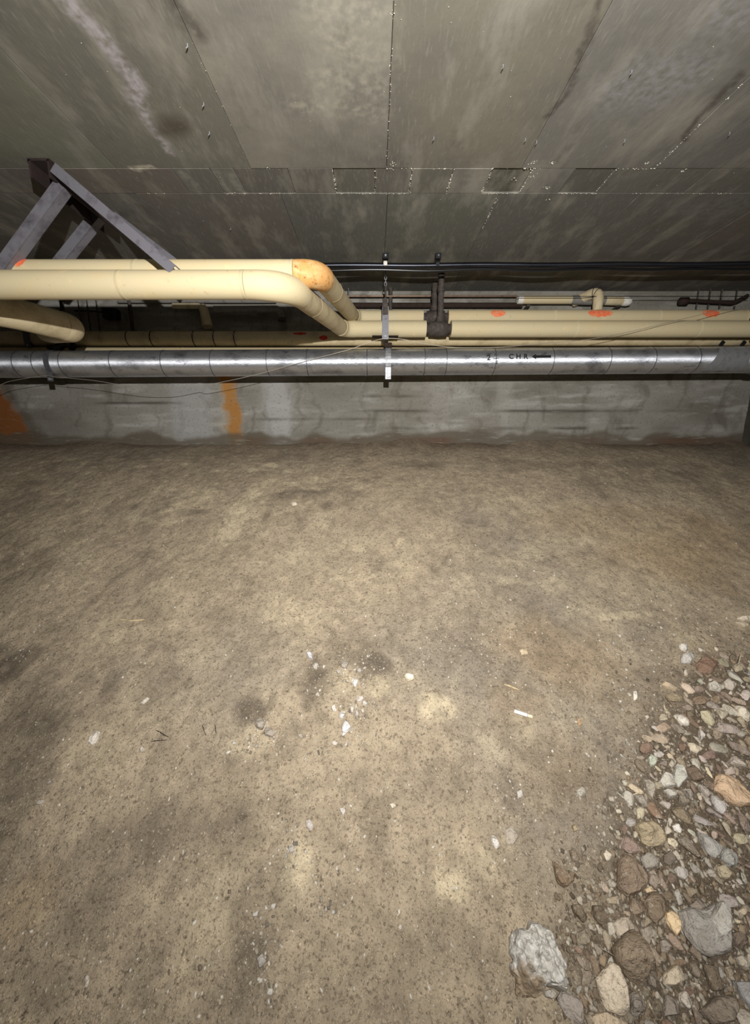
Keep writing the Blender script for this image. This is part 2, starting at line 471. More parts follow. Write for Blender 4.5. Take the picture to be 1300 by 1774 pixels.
for t_ in range(7):
    LIGHT_BLOBS.append((442 - 8 * t_, 845 + 15 * t_, 24, 13, .85))
    LIGHT_BLOBS.append((370 - 20 * t_, 852 + 8 * t_, 22, 6, .7))
    LIGHT_BLOBS.append((200 - 12 * t_, 860 + 6 * t_, 18, 5, .6))
    LIGHT_BLOBS.append((120 + 26 * t_, 796 + (t_ % 3) * 6, 20, 4, .7))
    LIGHT_BLOBS.append((330 + 34 * t_, 806 + (t_ % 2) * 9, 20, 4, .65))
    LIGHT_BLOBS.append((470 + 30 * t_, 832 + (t_ % 3) * 7, 26, 6, .65))
DARK_BLOBS = [(465, 880, 14, 30, .6), (330, 885, 60, 8, .5), (225, 880, 40, 8, .5), (540, 855, 40, 8, .7), (570, 875, 30, 10, .6), (20, 1330, 130, 260, .75), (340, 1420, 230, 150, .58), (430, 1620, 110, 170, .62), (160, 1540, 170, 150, .5), (300, 1700, 160, 90, .45), (1000, 1400, 60, 200, .4), (230, 1200, 120, 70, .45), (20, 1000, 90, 120, .5), (60, 1700, 120, 90, .5), (650, 1760, 200, 30, .3), (0, 1150, 70, 60, .8), (60, 1230, 90, 70, .5), (450, 1225, 45, 30, .8), (630, 1148, 80, 34, .72), (560, 1180, 44, 60, .75), (470, 1400, 60, 40, .55), (440, 1640, 55, 110, .6), (560, 1550, 40, 50, .5),  # dark soil patches; the big left-edge one paints in the lamp's falloff
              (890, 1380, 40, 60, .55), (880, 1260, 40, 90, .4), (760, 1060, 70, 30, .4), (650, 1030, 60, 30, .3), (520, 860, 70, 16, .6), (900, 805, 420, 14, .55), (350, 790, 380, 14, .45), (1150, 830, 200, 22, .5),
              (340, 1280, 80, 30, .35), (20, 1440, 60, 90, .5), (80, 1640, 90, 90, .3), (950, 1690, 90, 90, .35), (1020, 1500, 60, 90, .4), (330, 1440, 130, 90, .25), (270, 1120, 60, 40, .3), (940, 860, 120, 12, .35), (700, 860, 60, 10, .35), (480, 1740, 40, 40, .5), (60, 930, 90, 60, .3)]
WARM_BLOBS = [(1170, 960, 120, 60, .7), (1240, 930, 80, 60, .6), (960, 1130, 110, 70, .5), (900, 1230, 60, 60, .4), (980, 1330, 80, 80, .35), (40, 1580, 60, 80, .4), (1100, 900, 200, 30, .4)]

def soil_colour(X, Y):
    n1 = fbm(X + 7, Y + 7, 0.7, 4, 61); n2 = fbm(X + 7, Y + 7, 0.14, 4, 71); n3 = fbm(X + 7, Y + 7, 0.035, 3, 81)
    base = lin((165, 150, 128)); darkc = lin((104, 94, 82)); light = lin((198, 183, 154)); warm = lin((160, 134, 98)); grey = lin((118, 112, 104))
    def mixc(c, d, k): return c * (1 - k[..., None]) + d * k[..., None]
    c = np.broadcast_to(base, X.shape + (3,)).copy()
    c = mixc(c, grey, np.clip((n1 - 0.5) * 2.2, 0, 0.6))
    c = mixc(c, light, np.clip((n2 - 0.56) * 1.6, 0, 0.3) * np.clip((2.9 - Y) / 0.5, 0, 1))
    c = mixc(c, darkc, np.clip((0.43 - n2) * 2.0, 0, 0.4))
    c = mixc(c, warm, 0.6 * px_blobs(WARM_BLOBS, X, Y, 91))
    n4 = fbm(X + 3, Y + 3, 0.075, 4, 87); n5 = fbm(X + 13, Y + 13, 0.016, 2, 83)
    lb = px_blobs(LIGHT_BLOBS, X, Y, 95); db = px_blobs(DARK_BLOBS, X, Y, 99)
    c = mixc(c, light, 0.72 * np.clip((lb * 1.25 - (1 - n4) * 0.85) * 1.9, 0, 1) * np.clip(0.2 + 1.5 * n3, 0, 1))
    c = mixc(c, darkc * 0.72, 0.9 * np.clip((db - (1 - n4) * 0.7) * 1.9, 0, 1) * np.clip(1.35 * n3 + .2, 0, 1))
    c = mixc(c, lin((86, 74, 61)), rubble_mask(X, Y) * 0.85)
    c = mixc(c, lin((84, 64, 46)), np.clip((Y - 2.86) / 0.1, 0, 1) * np.clip(fbm(X, Y, 0.5, 3, 131) * 2.2 - 0.6, 0, 0.6))
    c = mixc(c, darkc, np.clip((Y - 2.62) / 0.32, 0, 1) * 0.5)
    c = c * (0.62 + 0.5 * n3 + 0.30 * n5)[..., None]
    return c

RUB_POLY = [(1640, 1090), (1330, 1115), (1215, 1150), (1150, 1235), (1112, 1290), (1085, 1400), (1075, 1480), (1035, 1560), (1000, 1650), (985, 1800), (1640, 1800)]
rp = hit_floor([p[0] for p in RUB_POLY], [p[1] for p in RUB_POLY])[:, :2]
def poly_inside(poly, X, Y):
    ins = np.zeros(np.shape(X), bool); n = len(poly)
    for i in range(n):
        x0, y0 = poly[i]; x1, y1 = poly[(i + 1) % n]
        c = ((y0 > Y) != (y1 > Y)) & (X < (x1 - x0) * (Y - y0) / (y1 - y0 + 1e-12) + x0)
        ins ^= c
    return ins
def poly_dist(poly, X, Y):
    d = np.full(np.shape(X), 9.0); n = len(poly)
    for i in range(n):
        x0, y0 = poly[i]; x1, y1 = poly[(i + 1) % n]
        dx, dy = x1 - x0, y1 - y0
        t = np.clip(((X - x0) * dx + (Y - y0) * dy) / (dx * dx + dy * dy), 0, 1)
        d = np.minimum(d, np.hypot(X - x0 - t * dx, Y - y0 - t * dy))
    return d
def rubble_mask(X, Y):
    d = poly_dist(rp, X, Y)
    s = np.where(poly_inside(rp, X, Y), d, -d) + (fbm(X, Y, 0.12, 3, 121) - 0.5) * 0.16
    return np.clip((s + 0.08) / 0.14, 0, 1)

xs = axis(X_LEFT, X_RIGHT, -2.95, X_RIGHT, 0.0085, 0.15)
ys = axis(Y_FRONT, WALL_Y + 0.06, 0.33, WALL_Y + 0.05, 0.0065, 0.12)
GX, GY = np.meshgrid(xs, ys, indexing='ij')
GZ = floor_z(GX, GY)
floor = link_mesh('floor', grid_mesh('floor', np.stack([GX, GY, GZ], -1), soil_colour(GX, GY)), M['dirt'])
tag(floor, 'sloping bare dirt floor rising towards the back wall', kind='structure')

# ------------------------------------------------------------------ setting: walls
def wall_colour(X, Z):
    h = Z - EYE.z
    n1 = fbm(X + 30, h * 3 + 30, 0.5, 4, 201); n2 = fbm(X * 0.4 + 30, h * 2.5 + 30, 0.09, 4, 211); n3 = fbm(X * 2.3 + 3 + 0.5 * n1, h * 0.5 + 3 + 0.25 * n1 + 0.1 * X, 0.12, 4, 221)
    def mixc(c, d, k): return c * (1 - k[..., None]) + d * k[..., None]
    c = np.broadcast_to(lin((140, 137, 129)), X.shape + (3,)).copy()
    c = mixc(c, lin((112, 108, 98)), np.clip((n1 - 0.42) * 2.4, 0, 0.8))
    c = mixc(c, lin((172, 170, 165)), np.clip((n2 - 0.55) * 3, 0, 0.6))
    c = mixc(c, lin((92, 86, 76)), np.clip((0.42 - n3) * 3, 0, 0.55))
    low = np.clip((0.42 - h) / 0.05, 0, 1)
    def column(px0, px1, py, soft, k, colr, lean=0.0, hi=0.5):
        nonlocal c
        x0, x1 = xAt(px0, WALL_Y, 0.1), xAt(px1, WALL_Y, 0.1)
        xx = X + (fbm(X, h, 0.08, 3, 231) - 0.5) * 0.09 + lean * (h - 0.15)
        m_ = np.clip(np.minimum(xx - x0, x1 - xx) / soft + 0.5, 0, 1) * np.clip((hi - h) / 0.05, 0, 1)
        c = mixc(c, lin(colr), m_ * k)
    column(300, 370, 700, 0.06, 0.6, (160, 160, 160)); column(462, 505, 700, 0.06, 0.65, (168, 168, 168)); column(862, 884, 700, 0.04, 0.5, (158, 156, 150))
    column(730, 780, 700, 0.05, 0.4, (150, 146, 140)); column(385, 398, 700, 0.03, 0.5, (170, 160, 140)); column(520, 640, 700, 0.2, 0.3, (96, 92, 80)); column(650, 740, 700, 0.1, 0.35, (104, 98, 84))
    column(393, 416, 700, 0.04, 0.95, (164, 116, 58), 0.12); column(-80, 38, 700, 0.06, 0.97, (132, 80, 36), 0.45)
    column(38, 56, 700, 0.05, 0.6, (84, 74, 60), 0.45)
    # dark board joints at the right and the dirt washed up along the foot
    for hh, x0, x1 in ((0.202, 0.85, 2.45), (0.073, 0.85, 2.45), (0.202, -0.2, 0.5), (0.073, 0.0, 0.5), (0.31, -0.2, 0.4), (0.14, -1.0, 0.1), (0.26, -2.2, -1.3)):
        k = np.exp(-((h - hh + 0.006 * (n1 - .5)) / 0.010) ** 2) * np.clip(np.minimum(X - x0, x1 - X) / 0.2, 0, 1) * np.clip(fbm(X, h, 0.25, 3, 241) * 3 - 1.0, 0, 1)
        c = mixc(c, lin((62, 56, 48)), k * 0.85)
    k = np.clip((0.035 + 0.13 * (fbm(X, h * 0.5, 0.22, 4, 251) - 0.5) - h) / 0.03, 0, 1)
    k = np.maximum(k, np.clip(1.2 - np.hypot((X - 0.83) / 0.2, (h - 0.02) / 0.16), 0, 1) * np.clip(n1 * 2, 0, 1))
    c = mixc(c, lin((92, 83, 70)), np.clip(k, 0, 1) * 0.85)
    k = np.clip((0.01 - h) / 0.015, 0, 1) * np.clip(fbm(X, h * 0 + 4, 0.4, 3, 261) * 3 - 1.1, 0, 1) * (X > -1.0)
    c = mixc(c, lin((92, 62, 42)), k * 0.6)
    return c

wx = np.arange(X_LEFT, X_RIGHT + 0.001, 0.0109); wz = np.arange(EYE.z - 0.30, ZC + 0.05, 0.0095)
WX, WZ = np.meshgrid(wx, wz, indexing='ij')
hW = WZ - EYE.z
bi = np.floor((hW - 0.073) / 0.129)
off = 0.006 * (np.random.RandomState(5).rand(64)[(bi.astype(int) + 20) % 64] - 0.5)
fr = (hW - 0.073) / 0.129 - bi
ridge = 0.007 * np.exp(-(np.minimum(fr, 1 - fr) / 0.045) ** 2) * (fbm(WX, hW, 0.3, 3, 271) - 0.3)
WY = WALL_Y + off - ridge - 0.006 * (fbm(WX * 0.5, hW, 0.1, 4, 281) - 0.5)
wall_back = link_mesh('wall_back', grid_mesh('wall_back', np.stack([WX, WY, WZ], -1), wall_colour(WX, WZ)), M['wall'])
tag(wall_back, 'low board-formed concrete wall with rust runs behind the pipes', kind='structure')

def slab(name, c, s, m, label):
    bm = bmesh.new(); box(bm, c, s)
    o = obj(name, bm, m); tag(o, label, kind='structure'); return o
slab('wall_right', (X_RIGHT + 0.06, (Y_FRONT + WALL_Y) / 2 + 0.1, 1.2), (0.12, WALL_Y - Y_FRONT + 0.2, 2.9), M['side_wall'], 'dark concrete side wall at the right edge')
slab('wall_left', (X_LEFT - 0.06, (Y_FRONT + WALL_Y) / 2 + 0.1, 1.2), (0.12, WALL_Y - Y_FRONT + 0.2, 2.9), M['side_wall'], 'dark concrete side wall beyond the left edge')
slab('wall_front', ((X_LEFT + X_RIGHT) / 2, Y_FRONT - 0.06, 1.2), (X_RIGHT - X_LEFT, 0.12, 2.9), M['side_wall'], 'concrete wall behind the camera')

# ------------------------------------------------------------------ setting: ceiling of cast panels
M['ceiling'] = ceiling_material()
bm = bmesh.new(); box(bm, ((X_LEFT + X_RIGHT) / 2, (Y_FRONT + WALL_Y) / 2, ZC + 0.09), (X_RIGHT - X_LEFT, WALL_Y - Y_FRONT + 0.1, 0.14))
ceiling = obj('ceiling', bm, M['ceiling']); ceiling.color = srgb(60, 57, 52)
tag(ceiling, 'cast concrete ceiling slab with panel seams', kind='structure')
Y_A, Y_B = 1.722, 1.877
GAP = 0.0014
def panel(x0, x1, y0, y1, tone, lift=0.0, tilt=0.0):
    bm = bmesh.new()
    box(bm, ((x0 + x1) / 2, (y0 + y1) / 2, ZC + 0.012 + lift), (x1 - x0 - GAP, y1 - y0 - GAP, 0.024), 0.0015)
    for v in bm.verts:
        if v.co.z < ZC + 0.01 + lift: v.co.z += tilt * (v.co.x - (x0 + x1) / 2)
    o = obj('panel', bm, M['ceiling'], ceiling)
    o.color = srgb(*tone)
rnd = random.Random(3)
fx = [X_LEFT + 0.005, -3.137, -2.607, -2.077, -1.547, -1.017, -0.487, 0.045, 0.575, 1.095, 1.625, 2.155, X_RIGHT - 0.003]
tones_f = {6: (128, 124, 113), 7: (112, 108, 96), 5: (106, 103, 93), 8: (112, 109, 103), 9: (110, 107, 102)}
for y0, y1 in ((0.5, Y_A), (-0.72, 0.5), (Y_FRONT, -0.72)):
    for i in range(len(fx) - 1):
        t = tones_f.get(i, (106 + rnd.randint(-6, 6),) * 2 + (98,))
        panel(fx[i], fx[i + 1], y0, y1, t, rnd.uniform(0, 0.0025) + (0 if i != 6 else -0.0015), rnd.uniform(-0.002, 0.002))
sx = [X_LEFT + 0.005, -3.1, -2.4, -1.75, -1.25, -0.8, -0.65, -0.557, -0.344, -0.166, 0.0, 0.147, 0.308, 0.46, 0.62, 0.79, 0.947, 1.14, 1.33, 1.9, X_RIGHT - 0.003]
stone_tones = {8: (100, 96, 88), 9: (92, 89, 77), 10: (98, 94, 86), 11: (98, 95, 84), 12: (112, 109, 102), 13: (80, 77, 66), 14: (112, 109, 104), 15: (88, 84, 76), 16: (100, 97, 90), 6: (104, 101, 93), 7: (95, 91, 85)}
for i in range(len(sx) - 1):
    lift = {9: 0.005, 13: 0.007, 15: 0.005, 10: 0.003}.get(i, rnd.uniform(0, 0.002))
    panel(sx[i], sx[i + 1], Y_A, Y_B, stone_tones.get(i, (98 + rnd.randint(-4, 4), 95, 88)), lift)
bx = [X_LEFT + 0.005, -2.8, -2.2, -1.6, -1.03, -0.41, 0.055, 0.54, 1.15, 1.75, 2.3, X_RIGHT - 0.003]
for i in range(len(bx) - 1):
    panel(bx[i], bx[i + 1], Y_B, WALL_Y - 0.012, (96 + rnd.randint(-3, 3), 94 + rnd.randint(-2, 2), 87), rnd.uniform(0, 0.002))

# crumbs of lime left in the seams: nobody could count them
bm = bmesh.new()
rc = random.Random(11)
def crumb(x, y, s, z=None):
    r = bmesh.ops.create_icosphere(bm, subdivisions=1, radius=s * 0.7)
    sc = (rc.uniform(.7, 1.6), rc.uniform(.7, 1.6), rc.uniform(.5, 1))
    for v in r['verts']:
        v.co = Vector((v.co.x * sc[0] * rc.uniform(.8, 1.2), v.co.y * sc[1] * rc.uniform(.8, 1.2), v.co.z * sc[2])) + Vector((x, y, (z or ZC) - 0.0005))
def seam_crumbs(x0, y0, x1, y1, n, s=0.0022):
    for _ in range(n):
        t = rc.random(); crumb(x0 + (x1 - x0) * t + rc.gauss(0, .002), y0 + (y1 - y0) * t + rc.gauss(0, .002), s * rc.uniform(.4, 1.3))
for i in (9, 10, 11, 12, 13, 14, 16): seam_crumbs(sx[i], Y_A, sx[i], Y_B, 26 if i in (9, 11, 12, 13, 14) else 12)
for a, b, n in ((-1.0, -0.9, 6), (-0.65, -0.557, 14), (-0.5, -0.344, 20), (-0.166, 0.15, 44), (0.46, 0.62, 30), (0.79, 0.96, 34), (1.1, 1.55, 40)): seam_crumbs(a, Y_B, b, Y_B, n, 0.0018)
for a, b, n in ((0.04, 0.07, 10), (0.1, 0.3, 14), (0.58, 0.66, 14), (0.95, 1.12, 16), (-0.45, -0.38, 8)): seam_crumbs(a, Y_A, b, Y_A, n)
seam_crumbs(0.54, Y_B, 0.54, 2.15, 34); seam_crumbs(1.095, 1.5, 1.095, Y_A, 30); seam_crumbs(1.095, 1.25, 1.095, 1.5, 14); seam_crumbs(-0.487, 1.2, -0.487, 1.7, 14, 0.0015); seam_crumbs(0.045, 1.0, 0.045, 1.7, 40, 0.0016)
for px, py, n in ((955, 283, 5), (948, 326, 10), (1185, 296, 10), (950, 345, 5), (925, 306, 6), (680, 284, 10), (1120, 283, 5), (922, 283, 8), (890, 310, 4)):
    p = atH(px, py, CEIL_H)
    for _ in range(n): crumb(p.x + rc.gauss(0, .006), p.y + rc.gauss(0, .006), rc.uniform(.001, .003))
for _ in range(120): crumb(rc.uniform(-1.6, 1.6), rc.uniform(0.9, 2.5), rc.uniform(.0006, .0014))
cr = obj('lime_crumb', bm, M['lime'], ceiling); tag(cr, kind='stuff')
# cut nails that stick out of the concrete
for px, py in ((872, 113), (353, 179), (363, 229), (325, 77), (752, 238), (1083, 242), (911, 240), (930, 245), (1265, 229), (400, 395), (1095, 122)):
    p = atH(px, py, CEIL_H)
    bm = bmesh.new(); tube(bm, [p + Vector((0, 0, 0.004)), p - Vector((0, .001, 0.006)), p - Vector((0.004, 0.003, 0.011))], [0.0018, 0.0016, 0.0011], 8)
    obj('nail', bm, M['galv'], ceiling)

# ------------------------------------------------------------------ insulated pipes
def paint_mark(parent, axisY, axisZ, r, X0, X1, a0, a1, m, seed, name='paint_mark'):
    """thin ragged film of paint bent over a pipe that runs along X"""
    rr = random.Random(seed); bm = bmesh.new(); nU, nV = 18, 8
    rows = []
    for i in range(nU + 1):
        t = i / nU
        hw = math.sqrt(max(0.0, 1 - (2 * t - 1) ** 2)) * rr.uniform(.75, 1.05) + 0.02
        sh = rr.uniform(-.08, .08)
        rows.append([bm.verts.new((X0 + (X1 - X0) * t,
              axisY + math.cos(math.radians((a0 + a1) / 2 + (a1 - a0) / 2 * ((2 * j / nV - 1) * hw + sh))) * (r + 0.0009),
              axisZ + math.sin(math.radians((a0 + a1) / 2 + (a1 - a0) / 2 * ((2 * j / nV - 1) * hw + sh))) * (r + 0.0009))) for j in range(nV + 1)])
    for i in range(nU):
        for j in range(nV):
            bm.faces.new((rows[i][j], rows[i + 1][j], rows[i + 1][j + 1], rows[i][j + 1]))
    return obj(name, bm, m, parent, smooth=True)

def run(parent, name, X0, X1, Y, Z, r, m, seam=0.0, sag=0.0, seg=28, Y1=None, Z1=None, jit=0.004):
    """one length of jacket along X, its end lapped by `seam`"""
    n = max(3, int(abs(X1 - X0) / 0.08))
    Y1 = Y if Y1 is None else Y1; Z1 = Z if Z1 is None else Z1
    rj = random.Random(int((X0 + 9) * 1000))
    ts = [i / n for i in range(n)]; rr = [r * (1 + rj.uniform(-jit, jit)) for _ in ts]; rr[0] = r
    L_ = abs(X1 - X0)
    if seam and L_ > 0.05:
        ts += [1 - 0.016 / L_, 1 - 0.012 / L_, 1 - 0.0105 / L_, 1.0]; rr += [r, r, r + seam, r + seam]
    else:
        ts.append(1.0); rr.append(r)
    o_ = sorted(zip(ts, rr)); ts = [a for a, _ in o_]; rr = [b for _, b in o_]
    pts = [Vector((X0 + (X1 - X0) * t, Y + (Y1 - Y) * t, Z + (Z1 - Z) * t)) for t in ts]
    bm = bmesh.new(); tube(bm, pts, rr, seg)
    return obj(name, bm, m, parent)

def curve_part(parent, name, pts, r, m, seg=28):
    bm = bmesh.new(); tube(bm, pts, r, seg); return obj(name, bm, m, parent)

def split_path(path, s0, s1):
    """piece of a polyline between arc lengths s0 and s1"""
    out = []; s = 0
    for i in range(len(path) - 1):
        a, b = path[i], path[i + 1]; l = (b - a).length
        for q in (s0, s1):
            if s <= q <= s + l and l > 0:
                out.append((q, a.lerp(b, (q - s) / l)))
        if s0 < s + l < s1: out.append((s + l, b))
        s += l
    out.sort(key=lambda k: k[0])
    res = []
    for q, p in out:
        if not res or (p - res[-1]).length > 1e-5: res.append(p)
    return res

# depths and heights (over the eye) worked out once from pipe sizes
FRONT = dict(r=0.0515, YL=1.64, hL=0.590, YR=2.70, hR=0.706)
REAR = dict(r=0.0495, YL=1.755, hL=0.676, YR=2.84, hR=0.815)
E0 = EYE.z

def jog_pipe(name, label, d, c1px, c2px, xr, gap, elbow_m, elbow_rad, X_end):
    root = thing(name, label, 'pipe', (0, d['YR'], E0 + d['hR']))
    A = Vector((X_LEFT + 0.02, d['YL'], E0 + d['hL']))
    C1 = Vector((xAt(c1px, d['YL'], d['hL']), d['YL'], E0 + d['hL']))
    C2 = Vector((xAt(c2px, d['YR'], d['hR']), d['YR'], E0 + d['hR']))
    g0, g1 = xAt(gap[0], d['YR'], d['hR']), xAt(gap[1], d['YR'], d['hR'])
    r = d['r']
    L1 = C1.x - A.x - elbow_rad
    # left run: three lapped lengths
    cuts = [A.x, -2.6, -1.72, -0.98, C1.x - elbow_rad]
    for i in range(len(cuts) - 1):
        run(root, 'jacket', cuts[i], cuts[i + 1], d['YL'], E0 + d['hL'], r, M['cream'], 0.0007)
    dirn = (C2 - C1).normalized()
    a = C1 - Vector((elbow_rad, 0, 0)); b = C1 + dirn * elbow_rad
    arc = [a * (1 - t) ** 2 + C1 * 2 * t * (1 - t) + b * t ** 2 for t in [k / 12 for k in range(13)]]
    e = curve_part(root, 'elbow_cover', arc, [r * (1.0 + 0.07 * math.sin(math.pi * k / 12)) for k in range(13)], elbow_m)
    if elbow_m is not M['cream']: e['label'] = 'tan stained elbow cover'
    rad2 = 0.085
    b2 = C2 - dirn * rad2; c2 = C2 + Vector((rad2, 0, 0))
    mid = b.lerp(b2, 0.24)
    curve_part(root, 'jacket', [b, b.lerp(mid, .5), mid], [r * .97, r * .97, r * .985], M['cream_dirty'])
    curve_part(root, 'jacket', [mid, mid.lerp(b2, .5), b2], [r * .95, r * .945, r * .95], M['cream_dirty'])
    curve_part(root, 'jacket_seam', [mid - dirn * .004, mid + dirn * .004], [r * .995, r * .995], M['cream'])
    arc2 = [b2 * (1 - t) ** 2 + C2 * 2 * t * (1 - t) + c2 * t ** 2 for t in [k / 8 for k in range(9)]]
    curve_part(root, 'elbow_cover', arc2, r * 1.01, M['cream'])
    run(root, 'jacket', c2.x, c2.x + (g0 - c2.x) * 0.55, d['YR'], E0 + d['hR'], r * .98, M['cream'], 0.0007)
    run(root, 'jacket', c2.x + (g0 - c2.x) * 0.55, g0, d['YR'], E0 + d['hR'], r, M['cream'])
    # bare iron tee in the gap of the jacket
    t = curve_part(root, 'bare_tee', [Vector((g0 + q * (g1 - g0), d['YR'], E0 + d['hR'])) for q in (-.1, .12, .15, .45, .5, .85, .88, 1.1)],
               [r * .62, r * .62, r * .86, r * .9, r * .95, r * .9, r * .62, r * .62], M['iron'], 16)
    t['label'] = 'bare dark iron tee'
    cuts = [g1, g1 + (X_end - g1) * 0.36, g1 + (X_end - g1) * 0.71, X_end]
    for i in range(3):
        run(root, 'jacket', cuts[i], cuts[i + 1], d['YR'], E0 + d['hR'], r, M['cream'], 0.0008)
    return root, (g0 + g1) / 2

front_pipe, tee_f = jog_pipe('insulated_pipe', 'thick cream insulated pipe with plain cream elbow, front one of the jogging pair', FRONT, 498, 594, 1290, (738, 781), M['cream'], 0.16, 2.80)
rear_pipe, tee_r = jog_pipe('insulated_pipe', 'cream insulated pipe with tan stained elbow, rear and higher of the jogging pair', REAR, 552, 614, 1288, (733, 776), M['elbow_tan'], 0.10, xAt(1289, 2.84, .815))
for (px0, px1, sd) in ((850, 876, 1), (1018, 1062, 2), (1216, 1246, 3)):
    q = paint_mark(rear_pipe, REAR['YR'], E0 + REAR['hR'], REAR['r'] * 1.012, xAt(px0, 2.8, .84), xAt(px1, 2.8, .84), 128, 192, M['orange_paint'], sd)
    q['label'] = 'orange spray paint mark'
q = paint_mark(rear_pipe, REAR['YL'], E0 + REAR['hL'], REAR['r'] * 1.013, xAt(22, 1.72, .7), xAt(46, 1.72, .7), 105, 175, M['orange_paint'], 4); q['label'] = 'orange spray paint mark'
# branch that climbs from the rear pipe and turns back to the wall
bxx = xAt(1037, 2.84, 0.93)
tb = [Vector((bxx, 2.84, E0 + 0.86)), Vector((bxx, 2.84, E0 + 0.985)), Vector((bxx - 0.11, 2.965, E0 + 0.955))]
pth = round_path(tb, 0.045, 8)
curve_part(rear_pipe, 'branch', pth, [0.030] + [0.034] * (len(pth) - 1), M['cream_dirty'], 18)
for k in (5, 7):
    s = pth[k]; tdir = (pth[k + 1] - pth[k]).normalized()
    curve_part(rear_pipe, 'branch_band', [s - tdir * .002, s + tdir * .002], 0.0358, M['black_plastic'], 18)

def straight(name, label, Y, h, r, cuts, m, Y1=None):
    root = thing(name, label, 'pipe', (0, Y, E0 + h))
    for i in range(len(cuts) - 1):
        run(root, 'jacket', cuts[i], cuts[i + 1], Y, E0 + h, r, m, 0.0007)
    return root

LOW = dict(Y=2.865, h=0.686, r=0.0475)
low_pipe = straight('insulated_pipe', 'shaded cream pipe with thin clipped metal bands, below the jogging pair', LOW['Y'], LOW['h'], LOW['r'],
                    [X_LEFT + .02, -2.75, -1.9, -1.2, -.3, .6, 1.5, 2.3, 2.8], M['cream_dirty'])
for px in (217, 259, 333, 369, 405):
    x = xAt(px, LOW['Y'] - LOW['r'], LOW['h'])
    bm = bmesh.new(); ring_strap(bm, x, LOW['Y'], E0 + LOW['h'], LOW['r'] * 1.012, 0.006, 0.0016)
    b = obj('band', bm, M['black_plastic'], low_pipe)
    if px > 300:
        bm = bmesh.new(); a = math.radians(160)
        box(bm, (x, LOW['Y'] + math.cos(a) * (LOW['r'] + .004), E0 + LOW['h'] + math.sin(a) * (LOW['r'] + .004)), (0.016, 0.007, 0.011), 0.0015)
        c = obj('band_clip', bm, M['galv'], b); c.matrix_parent_inverse = Matrix.Translation(-low_pipe.location)
        c.location = low_pipe.location
        c['label'] = 'bright metal clip'
for px0, px1, a0, a1, sd in ((553, 568, 168, 205, 6), (508, 532, 138, 165, 7)):
    q = paint_mark(low_pipe, LOW['Y'], E0 + LOW['h'], LOW['r'] * 1.013, xAt(px0, 2.82, .69), xAt(px1, 2.82, .69), a0, a1, M['red_paint'], sd); q['label'] = 'red paint mark'

BACK = dict(Y=2.865, h=0.577, r=0.050)
straight('insulated_pipe', 'cream pipe showing as a thin strip right behind the silver pipe', BACK['Y'], BACK['h'], BACK['r'],
         [X_LEFT + .02, -2.4, -1.35, -.55, .1, .95, 1.75, 2.4, 2.8], M['cream'])

# near-left pipe that ends in a rounded elbow
def camz(px, py, z):
    r = ray(px, py); return EYE + r * z        # r has unit depth along the optical axis
near_pipe = thing('insulated_pipe', 'large shaded cream pipe with rounded elbow, coming in from the left', 'pipe', camz(0, 537, 1.82))
Q2, Q3, Q4 = camz(-30, 528, 1.76), camz(121, 568, 2.14), camz(84, 574, 2.52)
pth = round_path([Vector((X_LEFT + .02, 1.93, Q2.z + .03)), Q2, Q3, Q4], [0.25, 0.085], 10)
RN = 0.073
curve_part(near_pipe, 'jacket', pth[:13], RN, M['cream_dirty'])
curve_part(near_pipe, 'elbow_cover', pth[12:23], [RN] + [RN * 1.03] * 9 + [RN], M['cream_dirty'])
curve_part(near_pipe, 'jacket', pth[22:], RN, M['cream_dirty'])

# ------------------------------------------------------------------ the silver pipe
SIL = dict(Y=2.67, r=0.083)
hl, hr = 0.478, 0.508
silver = thing('foil_pipe', 'shiny silver foil-jacketed pipe stencilled CHR along the low back wall', 'pipe', (0, SIL['Y'], E0 + 0.49))
def sil_h(X): return hl + (hr - hl) * (X + 2.5) / 5.0
cutpx = [-330, -230, -110, 19, 53, 100, 188, 277, 363, 461, 531, 636, 737, 775, 860, 961, 1060, 1138, 1215, 1330, 1400]
cx = [xAt(p, SIL['Y'] - SIL['r'], .49) for p in cutpx]; cx[0] = X_LEFT + .02; cx[-1] = 2.80
for i in range(len(cx) - 1):
    run(silver, 'foil_section', cx[i], cx[i + 1], SIL['Y'], E0 + sil_h(cx[i]), SIL['r'], M['foil'], 0.0009, seg=48, Z1=E0 + sil_h(cx[i + 1]), jit=0.0)
for i in range(1, len(cx) - 1):
    bm = bmesh.new(); ring_strap(bm, cx[i], SIL['Y'], E0 + sil_h(cx[i]), SIL['r'] + .0004, 0.0045, 0.0008, n=40)
    obj('seam_band', bm, M['seam'], silver)
# dull patch of tape with a slanting edge at the right end
bm = bmesh.new(); rows = []
for i in range(13):
    a = math.radians(120 + i * 10)
    xo = 0.10 * (i / 12) - 0.05
    x0, x1 = xAt(1236, 2.6, .49) - xo, xAt(1296, 2.6, .49)
    rows.append([bm.verts.new((x, SIL['Y'] + math.cos(a) * (SIL['r'] + .0022), E0 + sil_h(x) + math.sin(a) * (SIL['r'] + .0022))) for x in (x0, (x0 + x1) / 2, x1)])
for i in range(12):
    for j in range(2): bm.faces.new((rows[i][j], rows[i + 1][j], rows[i + 1][j + 1], rows[i][j + 1]))
o = obj('tape_patch', bm, M['foil_dull'], silver, smooth=True); o['label'] = 'dull grey tape patch'

